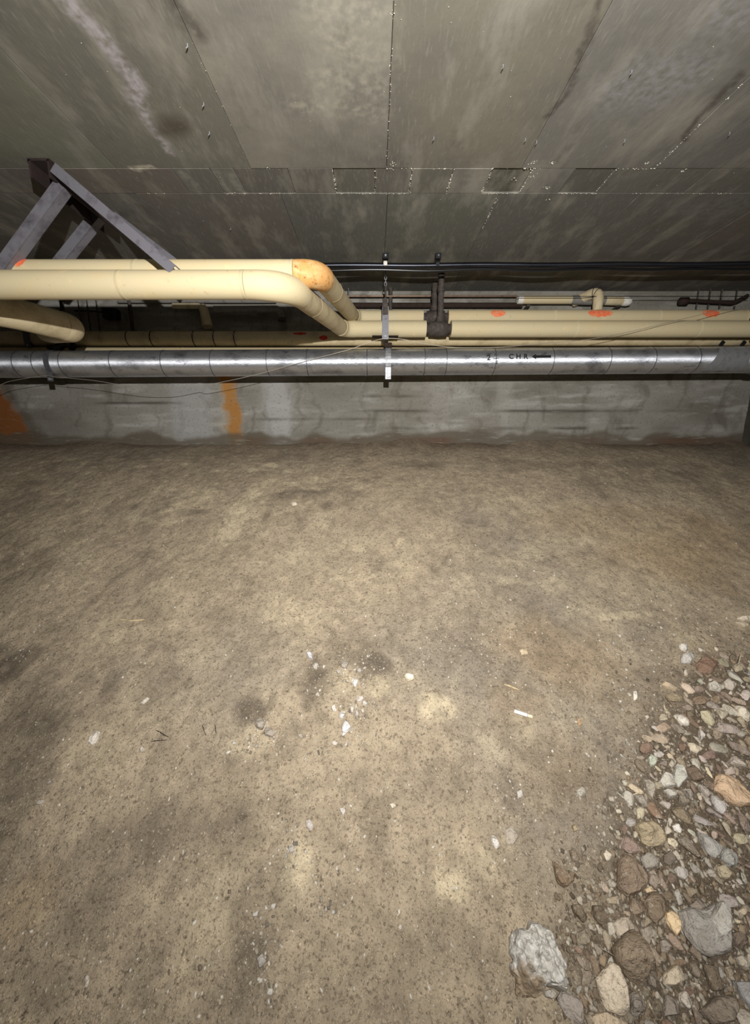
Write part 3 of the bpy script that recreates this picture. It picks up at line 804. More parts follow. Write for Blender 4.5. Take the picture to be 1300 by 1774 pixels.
def wrap_on_silver(name, verts, faces, px, py):
    """bend flat lettering (x along the pipe, y up) onto the pipe round the sight line through px, py"""
    X0 = xAt(px, SIL['Y'] - SIL['r'], .5); hc = sil_h(X0)
    best = min(range(90, 271), key=lambda a: abs((lambda p: (CY - F_PX * ((p.z - EYE.z) * CP + p.y * SP) / (p.y * CP - (p.z - EYE.z) * SP)) - py)(
        Vector((X0, SIL['Y'] + math.cos(math.radians(a)) * SIL['r'], E0 + hc + math.sin(math.radians(a)) * SIL['r'])))) if a > 110 and a < 250 else 1e9)
    a0 = math.radians(best); R = SIL['r'] + 0.0026
    me = bpy.data.meshes.new(name)
    vs = []
    for (x, y) in verts:
        a = a0 - y / R
        vs.append((X0 + x, SIL['Y'] + math.cos(a) * R, E0 + sil_h(X0 + x) + math.sin(a) * R))
    me.from_pydata(vs, [], faces); me.update()
    return link_mesh(name, me, M['ink'], silver)

def text_flat(txt, size, bold):
    cu = bpy.data.curves.new('t', 'FONT'); cu.body = txt; cu.size = size; cu.align_x = 'CENTER'; cu.align_y = 'CENTER'; cu.offset = bold
    to = bpy.data.objects.new('t', cu); COL.objects.link(to)
    bpy.context.view_layer.update()
    me = bpy.data.meshes.new_from_object(to.evaluated_get(bpy.context.evaluated_depsgraph_get()))
    v = [(p.co.x, p.co.y) for p in me.vertices]; f = [tuple(p.vertices) for p in me.polygons]
    bpy.data.objects.remove(to); bpy.data.curves.remove(cu); bpy.data.meshes.remove(me)
    return v, f
for txt, px, py, sz, bd in (('2', 847, 620, 0.048, 0.0012), ('1', 858, 615, 0.024, 0.0008), ('2', 861.5, 627.5, 0.026, 0.0008), ('C', 886, 618, 0.044, 0.0012), ('H', 898.5, 618, 0.044, 0.0012), ('R', 911, 618, 0.044, 0.0012)):
    v, f = text_flat(txt, sz, bd); o = wrap_on_silver('stencil_letter', v, f, px, py); o['label'] = 'black stencilled ' + ('numeral ' if txt.isdigit() else 'letter ') + txt
o = wrap_on_silver('stencil_mark', [(-.018, -.001), (.017, .004), (.018, .001), (-.017, -.004)], [(0, 1, 2, 3)], 859.5, 621.5)
o['label'] = 'black fraction bar'
ar = [(-.062, 0), (-.034, .017), (-.034, .008), (.062, .008), (.062, -.008), (-.034, -.008), (-.034, -.017)]
o = wrap_on_silver('stencil_arrow', ar, [(0, 6, 1), (1, 6, 5, 2), (2, 5, 4, 3)], 938, 617.5); o['label'] = 'black arrow pointing left'

# ------------------------------------------------------------------ hangers
def bolt(parent, p, r=0.007, m=None):
    bm = bmesh.new(); bmesh.ops.create_cone(bm, cap_ends=True, segments=6, radius1=r, radius2=r * .9, depth=0.008, matrix=Matrix.Translation(p) @ Matrix.Rotation(math.pi / 2, 4, 'X'))
    return obj('bolt', bm, m or M['galv'], parent)

# middle: chain hanger carrying the pair of cream pipes
hx = xAt(668, 2.64, .72)
h1 = thing('pipe_hanger', 'grey strap hanger on chain holding the cream pair at centre', 'hanger', (hx, 2.64, ZC), 'strap hangers')
bm = bmesh.new()
yb, zt, zb = FRONT['YR'] - FRONT['r'] - 0.008, E0 + 0.825, E0 + 0.628
bar(bm, (hx, yb, zt), (hx, yb, zb), 0.042, 0.004, (0, 1, 0))
bar(bm, (hx, yb - .001, zb + .002), (hx, FRONT['YR'] + FRONT['r'] + .008, zb + .002), 0.042, 0.004, (0, 0, 1))
bar(bm, (hx, yb - .002, zt), (hx, REAR['YR'] + REAR['r'] + .006, E0 + 0.885), 0.030, 0.004, (0, 0, 1))
obj('strap', bm, M['steel'], h1)
bm = bmesh.new(); bar(bm, (hx - .004, yb - .004, E0 + .87), (hx, yb - .005, E0 + .775), 0.034, 0.005, (0, 1, 0)); obj('yoke', bm, M['iron'], h1)
tube_obj('rod', [(hx, yb, E0 + .80), (hx, yb, E0 + .95)], 0.0055, M['iron'], h1, 8)
for k in range(4):
    bm = bmesh.new(); n = 12; z0 = E0 + .955 + k * 0.019
    pts = []
    for i in range(n + 1):
        a = 2 * math.pi * i / n
        s, z = math.cos(a) * 0.0075, math.sin(a) * 0.0135
        pts.append((hx + (s if k % 2 == 0 else 0), yb + (0 if k % 2 == 0 else s), z0 + z))
    tube(bm, pts, 0.0022, 6, caps=False); obj('chain_link', bm, M['galv'], h1)
tube_obj('eye_bolt', [(hx, yb, E0 + 1.015), (hx, yb, ZC + 0.003)], 0.004, M['iron'], h1, 8)
bolt(h1, (hx, yb - .006, E0 + .645))
bm = bmesh.new(); bar(bm, (hx - .085, FRONT['YR'] - .03, E0 + .651), (hx + .085, FRONT['YR'] - .03, E0 + .651), .05, .005, (0, 0, 1)); obj('saddle', bm, M['rust_iron'], h1)

def silver_hanger(px, label, m, hook_m, hook):
    x = xAt(px, SIL['Y'] - SIL['r'], .49); Zc_ = E0 + sil_h(x)
    root = thing('pipe_hanger', label, 'hanger', (x, SIL['Y'], Zc_ + .1), 'strap hangers')
    bm = bmesh.new(); ring_strap(bm, x, SIL['Y'], Zc_, SIL['r'] + .0035, 0.034, 0.003)
    bar(bm, (x, SIL['Y'] - .075, Zc_ - .045), (x, SIL['Y'] - .072, Zc_ - .118), 0.036, 0.004, (0, 1, 0))
    obj('strap', bm, m, root)
    bolt(root, (x, SIL['Y'] - .079, Zc_ - .105))
    bm = bmesh.new()
    box(bm, (x, SIL['Y'] - .012, Zc_ + SIL['r'] + .018), (0.05, 0.05, 0.028), 0.004)
    if hook:
        bar(bm, (x, SIL['Y'] - .02, Zc_ + .09), (x + .02, SIL['Y'] + .06, Zc_ + .15), 0.03, 0.02)
        bar(bm, (x + .02, SIL['Y'] + .06, Zc_ + .15), (x + .02, SIL['Y'] + .085, Zc_ + .36), 0.022, 0.012, (0, 1, 0))
        bar(bm, (x + .02, SIL['Y'] + .085, Zc_ + .36), (x + .02, SIL['Y'] + .09, ZC + .004), 0.012, 0.012, (0, 1, 0))
    obj('hook', bm, hook_m, root)
    return root
silver_hanger(673, 'bright galvanised strap round the silver pipe at centre', M['galv'], M['rust_iron'], False)
silver_hanger(80, 'dull grey strap round the silver pipe at far left', M['steel'], M['black_plastic'], True)
silver_hanger(1330, 'dark strap round the silver pipe past its taped right end', M['steel'], M['black_plastic'], True)

def low_hanger(px, label, m):
    x = xAt(px, LOW['Y'] - LOW['r'], LOW['h'])
    root = thing('pipe_hanger', label, 'hanger', (x, LOW['Y'], E0 + LOW['h']), 'strap hangers')
    bm = bmesh.new(); ring_strap(bm, x, LOW['Y'], E0 + LOW['h'], LOW['r'] + .003, 0.04, 0.003)
    bar(bm, (x + .004, LOW['Y'] - .056, E0 + LOW['h'] + .045), (x + .008, LOW['Y'] - .056, E0 + LOW['h'] - .066), 0.042, 0.004, (0, 1, 0))
    obj('strap', bm, m, root)
    bm = bmesh.new(); bar(bm, (x, LOW['Y'], E0 + LOW['h'] + .05), (x, LOW['Y'], ZC + .004), 0.012, 0.012, (0, 1, 0)); obj('rod', bm, M['iron'], root)
    bolt(root, (x + .008, LOW['Y'] - .06, E0 + LOW['h'] - .056))
low_hanger(46, 'grey strap round the banded cream pipe at far left', M['steel'])
def dark_clamp(px, label):
    x = xAt(px, 2.8, .63)
    root = thing('pipe_clamp', label, 'clamp', (x, BACK['Y'], E0 + .63), 'black pipe clamps')
    bm = bmesh.new(); ring_strap(bm, x, BACK['Y'], E0 + BACK['h'], BACK['r'] + .003, 0.03, 0.005); obj('strap', bm, M['black_plastic'], root)
    bm = bmesh.new(); bar(bm, (x - .012, BACK['Y'] - .052, E0 + .60), (x + .02, BACK['Y'] - .058, E0 + .655), 0.022, 0.012, (0, 1, 0)); obj('lug', bm, M['black_plastic'], root)
dark_clamp(101, 'black clamp on the thin cream strip, just right of the far left strap')
dark_clamp(122, 'black clamp on the thin cream strip, under the rounded elbow')
dark_clamp(1250, 'black clamp on the thin cream strip, above the taped silver end')
dark_clamp(1287, 'black clamp on the thin cream strip at the right edge')

# ------------------------------------------------------------------ conduits, cables, risers under the ceiling
pts = []
for i in range(41):
    px = 430 + i * 26
    y = 460 - 2.5 * (px - 575) / 725
    p = atY(px, y + 0.6 * math.sin(i * .7), 2.45)
    if p.x < X_RIGHT - .02: pts.append(p)
o = tube_obj('conduit', pts, 0.0135, M['conduit'], None, 12, origin=(0, 2.45, E0 + .99)); tag(o, 'dark shiny conduit strung under the ceiling', 'conduit')
pts = [p + Vector((0, .012, -.021 + 0.003 * math.sin(i * .9))) for i, p in enumerate(pts)]
o = tube_obj('cable', pts, 0.008, M['black_cable'], None, 10, origin=(0, 2.46, E0 + .96)); tag(o, 'black cable running just beneath the shiny conduit', 'cable')

def clip(px, label, m_nut):
    c = atY(px, 457, 2.45)
    root = thing('conduit_clip', label, 'bracket', (c.x, 2.45, ZC), 'conduit clips')
    bm = bmesh.new(); box(bm, (c.x, 2.43, ZC - .012), (0.034, 0.03, 0.03), .003)
    ring_strap(bm, c.x, 2.45, c.z, 0.0145, 0.02, 0.003, n=16)
    obj('body', bm, M['black_plastic'], root)
    bolt(root, (c.x, 2.411, ZC - .014), .006, m_nut)
    return root
clip(668, 'black conduit clip with bright nut above the chain hanger', M['galv'])
clip(758, 'black conduit clip in front of the dark risers', M['steel'])
bm = bmesh.new(); c = atY(668, 456, 2.425); box(bm, c, (0.022, 0.01, 0.024), .003); bx_ = obj('cable_tie', bm, M['white_cap'], origin=c); tag(bx_, 'white tie wrapped round the conduit at the chain hanger', 'cable tie')

for (px, tx, d, label) in ((765, tee_f, FRONT, 'dark iron riser standing on the front cream pipe tee'), (752, tee_r, REAR, 'dark iron riser standing on the rear cream pipe tee')):
    x = tx + (0.012 if d is FRONT else -.008)
    root = thing('riser_pipe', label, 'pipe', (x, d['YR'], E0 + d['hR']), 'iron risers')
    tube_obj('stem', [(x, d['YR'], E0 + d['hR'] + .02), (x, d['YR'], ZC + .004)], 0.0195, M['iron'], root, 16)
    tube_obj('collar', [(x, d['YR'], E0 + d['hR'] + .04), (x, d['YR'], E0 + d['hR'] + .075)], 0.028, M['iron'], root, 12)
    tube_obj('coupling', [(x, d['YR'], E0 + .93), (x, d['YR'], E0 + .965)], 0.0235, M['iron'], root, 12)

def hrun(name, label, cat, px0, px1, py, Y, r, m, seg=10, py1=None):
    a = atY(px0, py, Y); b = atY(px1, py if py1 is None else py1, Y)
    o = tube_obj(name, [a, a.lerp(b, .33), a.lerp(b, .66), b], r, m, None, seg, origin=a)
    return tag(o, label, cat)
hrun('copper_tube', 'thin copper tube behind the chain hanger and risers', 'pipe', 602, 896, 513, 2.93, 0.0065, M['copper'])
hrun('wire', 'thin dark wire stretched along the back wall above the capped pipe', 'wire', 896, 1300, 513.5, 2.82, 0.0022, M['black_cable'], 6)
hrun('iron_pipe', 'dark iron pipe along the wall top behind the risers', 'pipe', 598, 905, 529, 2.95, 0.018, M['rust_iron'], 12)
hrun('grey_pipe', 'straight grey pipe in shade behind the left cream run', 'pipe', 205, 478, 521, 2.95, 0.016, M['grey_pipe'], 12)
g = thing('grey_pipe', 'grey pipe with down-turned elbow in shade behind the left cream run', 'pipe', atY(420, 537, 2.90))
pp = round_path([atY(372, 536, 2.90), atY(483, 535, 2.90), atY(489, 553, 2.92)], 0.03, 6)
curve_part(g, 'body', pp, 0.022, M['grey_pipe'], 12)
curve_part(g, 'collar', [pp[-1] + Vector((0, 0, .01)), pp[-1] - Vector((0, 0, .012))], 0.027, M['iron'], 12)
c = thing('elbow_fitting', 'brownish elbow fitting turning down behind the banded cream pipe', 'fitting', atY(350, 545, 2.92))
pp = round_path([atY(300, 530, 2.92), atY(352, 530, 2.92), atY(360, 566, 2.90)], 0.05, 8)
curve_part(c, 'body', pp, [0.018] * 5 + [0.03] * (len(pp) - 6) + [0.036], M['cream_dirty'], 14)
jb = thing('junction_box', 'small black junction box on the shaded back wall', 'box', atY(193, 545, 2.955))
bm = bmesh.new(); p = atY(193, 544, 2.955); box(bm, p, (0.095, 0.07, 0.07), .006); obj('body', bm, M['black_plastic'], jb)
bm = bmesh.new(); box(bm, p + Vector((.01, -.038, 0)), (0.07, 0.01, 0.055), .003); obj('lid', bm, M['black_plastic'], jb)
tube_obj('lead', [p + Vector((-.04, 0, .01)), p + Vector((-.11, -.01, .015)), p + Vector((-.2, 0, .022)), p + Vector((-.26, 0, .02))], 0.006, M['black_plastic'], jb, 8)
for i, px in enumerate((115, 141, 156, 172, 229)):
    a = atY(px, 567, 2.94)
    bm = bmesh.new(); tube(bm, [(a.x, 2.94, ZC + .004), (a.x + .002, 2.94, E0 + .80), (a.x, 2.94, E0 + .735)], 0.0045 if i < 4 else 0.013, 8)
    o = obj('ceiling_rod', bm, M['iron'], origin=(a.x, 2.94, ZC))
    tag(o, ['leftmost', 'second from left', 'third from left', 'rightmost'][min(i, 3)] + ' of four thin dark rods before the shaded wall at left' if i < 4 else 'thicker dark rod hanging right of the black junction box', 'rod', 'threaded rods at the left wall' if i < 4 else None)

# capped cream pipe at the right, behind the rear pipe
cp = thing('capped_pipe', 'short cream pipe with white ends lying behind the climbing branch', 'pipe', atY(1000, 520, 2.90))
YB = 2.925
A0, A1, A2, A3, A4, A5 = [atY(p, q, YB) for p, q in ((897, 519.5), (906, 519.5), (990, 519.5), (1048, 521), (1078, 522), (1094, 523))]
curve_part(cp, 'end_cap', [A0, A1], 0.027, M['white_cap'], 16)
curve_part(cp, 'jacket', [A1, A1.lerp(A2, .5), A2], 0.0275, M['cream'], 16)
curve_part(cp, 'wrap', [A2, A2.lerp(A3, .3), A2.lerp(A3, .6), A3], [0.029, 0.032, 0.031, 0.029], M['grey_pipe'], 16)
curve_part(cp, 'jacket', [A3, A4], 0.029, M['cream_dirty'], 16)
curve_part(cp, 'end_cap', [A4, A4.lerp(A5, .5), A4.lerp(A5, .85), A5], [0.030, 0.031, 0.026, 0.012], M['white_cap'], 16)
for q, px in enumerate((915, 1072)):
    s = atY(px, 534, YB)
    bm = bmesh.new(); bar(bm, (s.x, YB - .01, s.z + .015), (s.x, WALL_Y - .002, s.z + .005), .022, .012, (0, 0, 1)); obj('bracket', bm, M['iron'], cp)

rp_ = thing('rusty_pipe', 'rusty dark pipe with crooked arm at upper right behind the cream pair', 'pipe', atY(1230, 524, 2.93))
pp = round_path([atY(1184, 522, 2.94), atY(1200, 521, 2.93), atY(1272, 525, 2.93), atY(1296, 512, 2.93)], 0.04, 6)
curve_part(rp_, 'body', pp, 0.013, M['rust_iron'], 10)
s = atY(1186, 522, 2.94)
curve_part(rp_, 'valve', [s + Vector((-.035, 0, .0)), s + Vector((-.03, 0, 0)), s + Vector((.02, 0, 0)), s + Vector((.025, 0, 0))], [0.012, 0.027, 0.027, 0.014], M['rust_iron'], 12)
for i, px in enumerate((1206, 1226, 1246, 1272)):  # rods added to draw the dark lines of hanger shadows on the wall
    a = atY(px, 540, 2.95)
    bm = bmesh.new(); tube(bm, [(a.x, 2.95, ZC + .004), (a.x, 2.95, E0 + .86)], 0.0045, 8)
    o = obj('ceiling_rod', bm, M['iron'], origin=(a.x, 2.95, ZC)); tag(o, ['leftmost', 'second from left', 'third from left', 'rightmost'][i] + ' of four thin dark rods added for hanger shadows by the rusty pipe', 'rod', 'rods added for hanger shadows at the right wall')
for i, (px, lab) in enumerate(((604, 'thin grey rod hanging just right of the slanting rear cream pipe'), (677, 'dark rod hanging just right of the chain hanger'))):
    a = atY(px, 500, 2.95)
    bm = bmesh.new(); tube(bm, [(a.x, 2.94, ZC + .004), (a.x, 2.94, E0 + .89)], 0.006 if i == 0 else 0.014, 8)
    o = obj('ceiling_rod', bm, M['steel' if i == 0 else 'iron'], origin=(a.x, 2.94, ZC)); tag(o, lab, 'rod')

# sagging wire across the front of all the pipes
wp = [(-60, 700), (0, 667), (30, 658), (78, 651), (95, 653), (160, 659), (240, 671), (300, 672), (345, 664), (362, 666), (440, 650), (520, 628), (600, 607), (640, 593), (662, 587), (678, 586), (700, 588), (740, 596), (790, 602), (870, 601), (950, 594), (1020, 588), (1100, 573), (1160, 558), (1215, 545), (1260, 533), (1310, 520)]
wpts = []
for i, (px, py) in enumerate(wp):
    wpts.append(atY(px, py, 2.562 + (0.02 if px > 1000 else 0)))
sm = []
for i in range(len(wpts) - 1):
    a, b, c_, d_ = wpts[max(i - 1, 0)], wpts[i], wpts[i + 1], wpts[min(i + 2, len(wpts) - 1)]
    for k in range(4):
        t = k / 4
        sm.append(0.5 * ((2 * b) + (c_ - a) * t + (2 * a - 5 * b + 4 * c_ - d_) * t * t + (3 * b - a - 3 * c_ + d_) * t ** 3))
sm.append(wpts[-1])
o = tube_obj('sagging_wire', sm, 0.0015, M['wire'], None, 6, origin=wpts[15]); tag(o, 'thin bare wire sagging across the front of the pipes', 'wire')

# ------------------------------------------------------------------ steel frame at upper left
fr_ = thing('steel_frame', 'grey-purple angle iron frame bracing from the ceiling onto the left cream pipes', 'frame', (-1.27, 1.85, ZC))
bm = bmesh.new()
xb = -1.272
bar(bm, (xb, 1.665, ZC - .004), (xb, 2.06, ZC - .004), 0.085, 0.008, (0, 0, 1))
bar(bm, (xb - .036, 1.665, ZC - .034), (xb - .036, 2.06, ZC - .034), 0.008, 0.060, (0, 0, 1))
bar(bm, (xb + .036, 1.665, ZC - .034), (xb + .036, 2.06, ZC - .034), 0.008, 0.060, (0, 0, 1))
o = obj('top_channel', bm, M['frame_dark'], fr_); o['label'] = 'dark brown top channel'
def angle_leg(p0, p1, wd, th=0.005, flip=1):
    """L-shaped leg: one flange facing the front, one along the depth"""
    p0, p1 = Vector(p0), Vector(p1); bm = bmesh.new()
    t = (p1 - p0).normalized(); s = t.cross(Vector((0, 1, 0))).normalized()
    bar(bm, p0, p1, wd, th, (0, 1, 0))
    o_ = s * (wd / 2 - th / 2) * flip + Vector((0, wd / 2, 0))
    bar(bm, p0 + o_, p1 + o_, th, wd, (0, 1, 0))
    return obj('leg', bm, M['frame_steel'], fr_)
angle_leg(atY(92, 290, 1.655), atY(299, 466, 1.600), 0.037, flip=1)
angle_leg(atY(103, 318, 1.70), atY(-8, 470, 1.68), 0.042, flip=1)
angle_leg(atY(172, 362, 1.98), atY(92, 462, 1.98), 0.042, flip=1)
angle_leg(atY(165, 350, 2.03), atY(314, 464, 1.99), 0.040, flip=1)

# ------------------------------------------------------------------ stones
def scatter_mesh(name, bm):
    bmesh.ops.recalc_face_normals(bm, faces=bm.faces)
    me = bpy.data.meshes.new(name); bm.to_mesh(me); bm.free(); return me

def stone_outline(px_pts, thick, colr, label, seed, rough=0.06, smooth=False, group=None, lift=0.0, name='stone', m='stone', res=30, flat=0.8, crust=0.0):
    """a stone whose plan follows the given corners (image px mapped onto the ground), with its own thickness"""
    rs = random.Random(seed)
    thick = thick * 1.35
    w3 = hit_floor([p[0] for p in px_pts], [p[1] for p in px_pts], up=thick * 0.35 + lift)
    ctr = Vector(w3.mean(0)); nrm = normal_at(ctr.x, ctr.y)
    u = Vector((1, 0, 0)); u = (u - nrm * u.dot(nrm)).normalized(); v = nrm.cross(u)
    pl2 = [((Vector(p) - ctr).dot(u), (Vector(p) - ctr).dot(v)) for p in w3]
    # resample the outline
    seglen = [math.hypot(pl2[i][0] - pl2[(i + 1) % len(pl2)][0], pl2[i][1] - pl2[(i + 1) % len(pl2)][1]) for i in range(len(pl2))]
    per = sum(seglen); out = []
    for k in range(res):
        s = per * k / res; i = 0
        while s > seglen[i]: s -= seglen[i]; i = (i + 1) % len(pl2)
        t = s / seglen[i]; a, b = pl2[i], pl2[(i + 1) % len(pl2)]
        out.append((a[0] + (b[0] - a[0]) * t, a[1] + (b[1] - a[1]) * t))
    size = per / math.pi
    # broken faces: the top is what a few random planes leave of the block
    planes = []
    for k in range(8):
        th = rs.uniform(0, 2 * math.pi); sl = rs.uniform(.15, .75) * thick / size * 2.0
        planes.append((math.cos(th) * sl, math.sin(th) * sl, thick * rs.uniform(.88, 1.15)))
    seedv = Vector((seed * 3.17, seed * 1.31, seed * .77))
    def bump(a, b, z):
        p = Vector((a, b, z))
        kn = crust * size * 0.75 - crust * size * mnoise.voronoi(p * (7.0 / size) + seedv)[0][0] - crust * .5 * size * mnoise.voronoi(p * (16.0 / size) + seedv)[0][0] if crust else 0
        return kn + rough * size * (0.55 * mnoise.noise(p * (2.2 / size) + seedv) + 0.28 * mnoise.noise(p * (5.5 / size) + seedv) + 0.16 * mnoise.noise(p * (13 / size) + seedv))
    def top(a, b):
        return min([thick] + [c_ - a * x_ - b * y_ for x_, y_, c_ in planes])
    bm = bmesh.new()
    rings = []
    foot = -nrm * (thick * 0.35)
    nr = max(4, res // 4)
    prof = [(0.82, -0.35), (0.97, -0.02), (1.0, 0.30)] + [((1 - q / (nr + 1)) ** 0.85, None) for q in range(0, nr + 1)]
    for sc, hh in prof:
        ring = []
        for (a, b) in out:
            aa, bb = a * sc * (0.985 if hh is None else 1), b * sc * (0.985 if hh is None else 1)
            if hh is None:
                rim = min(1.0, (1 - sc) / 0.16)
                z = max(thick * .22, top(aa, bb)) * (0.62 + 0.38 * math.sin(rim * math.pi / 2))
            else:
                z = min(hh * thick, max(thick * .2, top(aa, bb)) * .6) if hh > 0 else hh * thick
            n_ = bump(aa, bb, z)
            k_ = 1 + 0.5 * bump(aa + 1, bb, z) / size
            ring.append(bm.verts.new(foot + u * aa * k_ + v * bb * k_ + nrm * (z + n_ * (1 if hh is None else .3))))
        rings.append(ring)
    for i in range(len(rings) - 1):
        for k in range(res):
            bm.faces.new((rings[i][k], rings[i][(k + 1) % res], rings[i + 1][(k + 1) % res], rings[i + 1][k]))
    c1 = bm.verts.new(sum((q.co for q in rings[-1]), Vector()) / res)
    for k in range(res): bm.faces.new((rings[-1][k], rings[-1][(k + 1) % res], c1))
    c0 = bm.verts.new(sum((q.co for q in rings[0]), Vector()) / res)
    for k in range(res): bm.faces.new((rings[0][(k + 1) % res], rings[0][k], c0))
    bmesh.ops.recalc_face_normals(bm, faces=bm.faces)
    me = bpy.data.meshes.new(name); bm.to_mesh(me); bm.free()
    me.polygons.foreach_set('use_smooth', [True] * len(me.polygons))
    me.set_sharp_from_angle(angle=0.62)
    o = link_mesh(name, me, M[m]); o.location = ctr
    g_ = sum(colr) / 3
    o.color = srgb(*[min(250, (c * .70 + g_ * .30) * 1.06 + d) for c, d in zip(colr, (4, 0, -4))])
    tag(o, label, 'stone', group)
    return o

def Z4(pts): return [(850 + x / 2.889, 1374 + y / 2.889) for x, y in pts]
def Z7(pts): return [(1050 + x / 5.2, 1374 + y / 5.2) for x, y in pts]
def ZB(pts): return [(1080 + x / 5.909, 1220 + y / 5.909) for x, y in pts]
def ZA(pts): return [(1080 + x / 5.909, 1060 + y / 5.909) for x, y in pts]
def ZL(pts): return [(860 + x / 6.5, 1570 + y / 6.5) for x, y in pts]
def Z0(pts): return [(x / 2.889, 1000 + y / 2.889) for x, y in pts]
def Z1(pts): return [(500 + x / 5.0, 1100 + y / 5.0) for x, y in pts]

# crusty white lump: white mortar over a tan foot
def lump_material():
    m = mat('crusty_mortar', srgb(196, 192, 184), 0.9, noise=[(40, 0.5, 0.72, srgb(226, 224, 220)), (70, 0.55, 0.7, srgb(120, 112, 102))], bump=[(60, 0.7, 0.01), (180, 0.5, 0.004)], spec=0.2)
    nt = m.node_tree; N = nt.nodes; L = nt.links
    b = N['Principled BSDF']; src = b.inputs['Base Color'].links[0].from_socket
    tc = N.new('ShaderNodeTexCoord'); sep = N.new('ShaderNodeSeparateXYZ'); L.new(tc.outputs['Object'], sep.inputs[0])
    nz = N.new('ShaderNodeTexNoise'); nz.inputs['Scale'].default_value = 22; L.new(tc.outputs['Object'], nz.inputs['Vector'])
    a = N.new('ShaderNodeMath'); a.operation = 'MULTIPLY_ADD'; L.new(sep.outputs[0], a.inputs[0]); a.inputs[1].default_value = 0.75
    L.new(sep.outputs[1], a.inputs[2])
    c = N.new('ShaderNodeMath'); c.operation = 'MULTIPLY_ADD'; L.new(nz.outputs['Fac'], c.inputs[0]); c.inputs[1].default_value = 0.05; L.new(a.outputs[0], c.inputs[2])
    mr = N.new('ShaderNodeMapRange'); mr.inputs[1].default_value = -0.016; mr.inputs[2].default_value = -0.034; L.new(c.outputs[0], mr.inputs[0])
    mx = N.new('ShaderNodeMix'); mx.data_type = 'RGBA'; L.new(mr.outputs[0], mx.inputs[0]); L.new(src, mx.inputs[6]); mx.inputs[7].default_value = srgb(158, 140, 118)
    L.new(mx.outputs[2], b.inputs['Base Color'])
    return m
M['lump'] = lump_material()
lump = stone_outline(ZL([(180, 240), (260, 225), (335, 275), (385, 165), (470, 190), (500, 245), (580, 235), (640, 320), (690, 370), (760, 560), (815, 690), (790, 780), (810, 920), (770, 965), (690, 920), (545, 880), (530, 960), (470, 995), (300, 1000), (245, 960), (235, 800), (165, 750), (165, 640), (200, 600), (150, 520), (150, 330)]),
              0.062, (196, 190, 180), 'large crusty white mortar lump with tan foot, alone left of the rubble', 1, rough=0.30, m='lump', res=130, flat=.84, crust=0.16, name='mortar_lump')

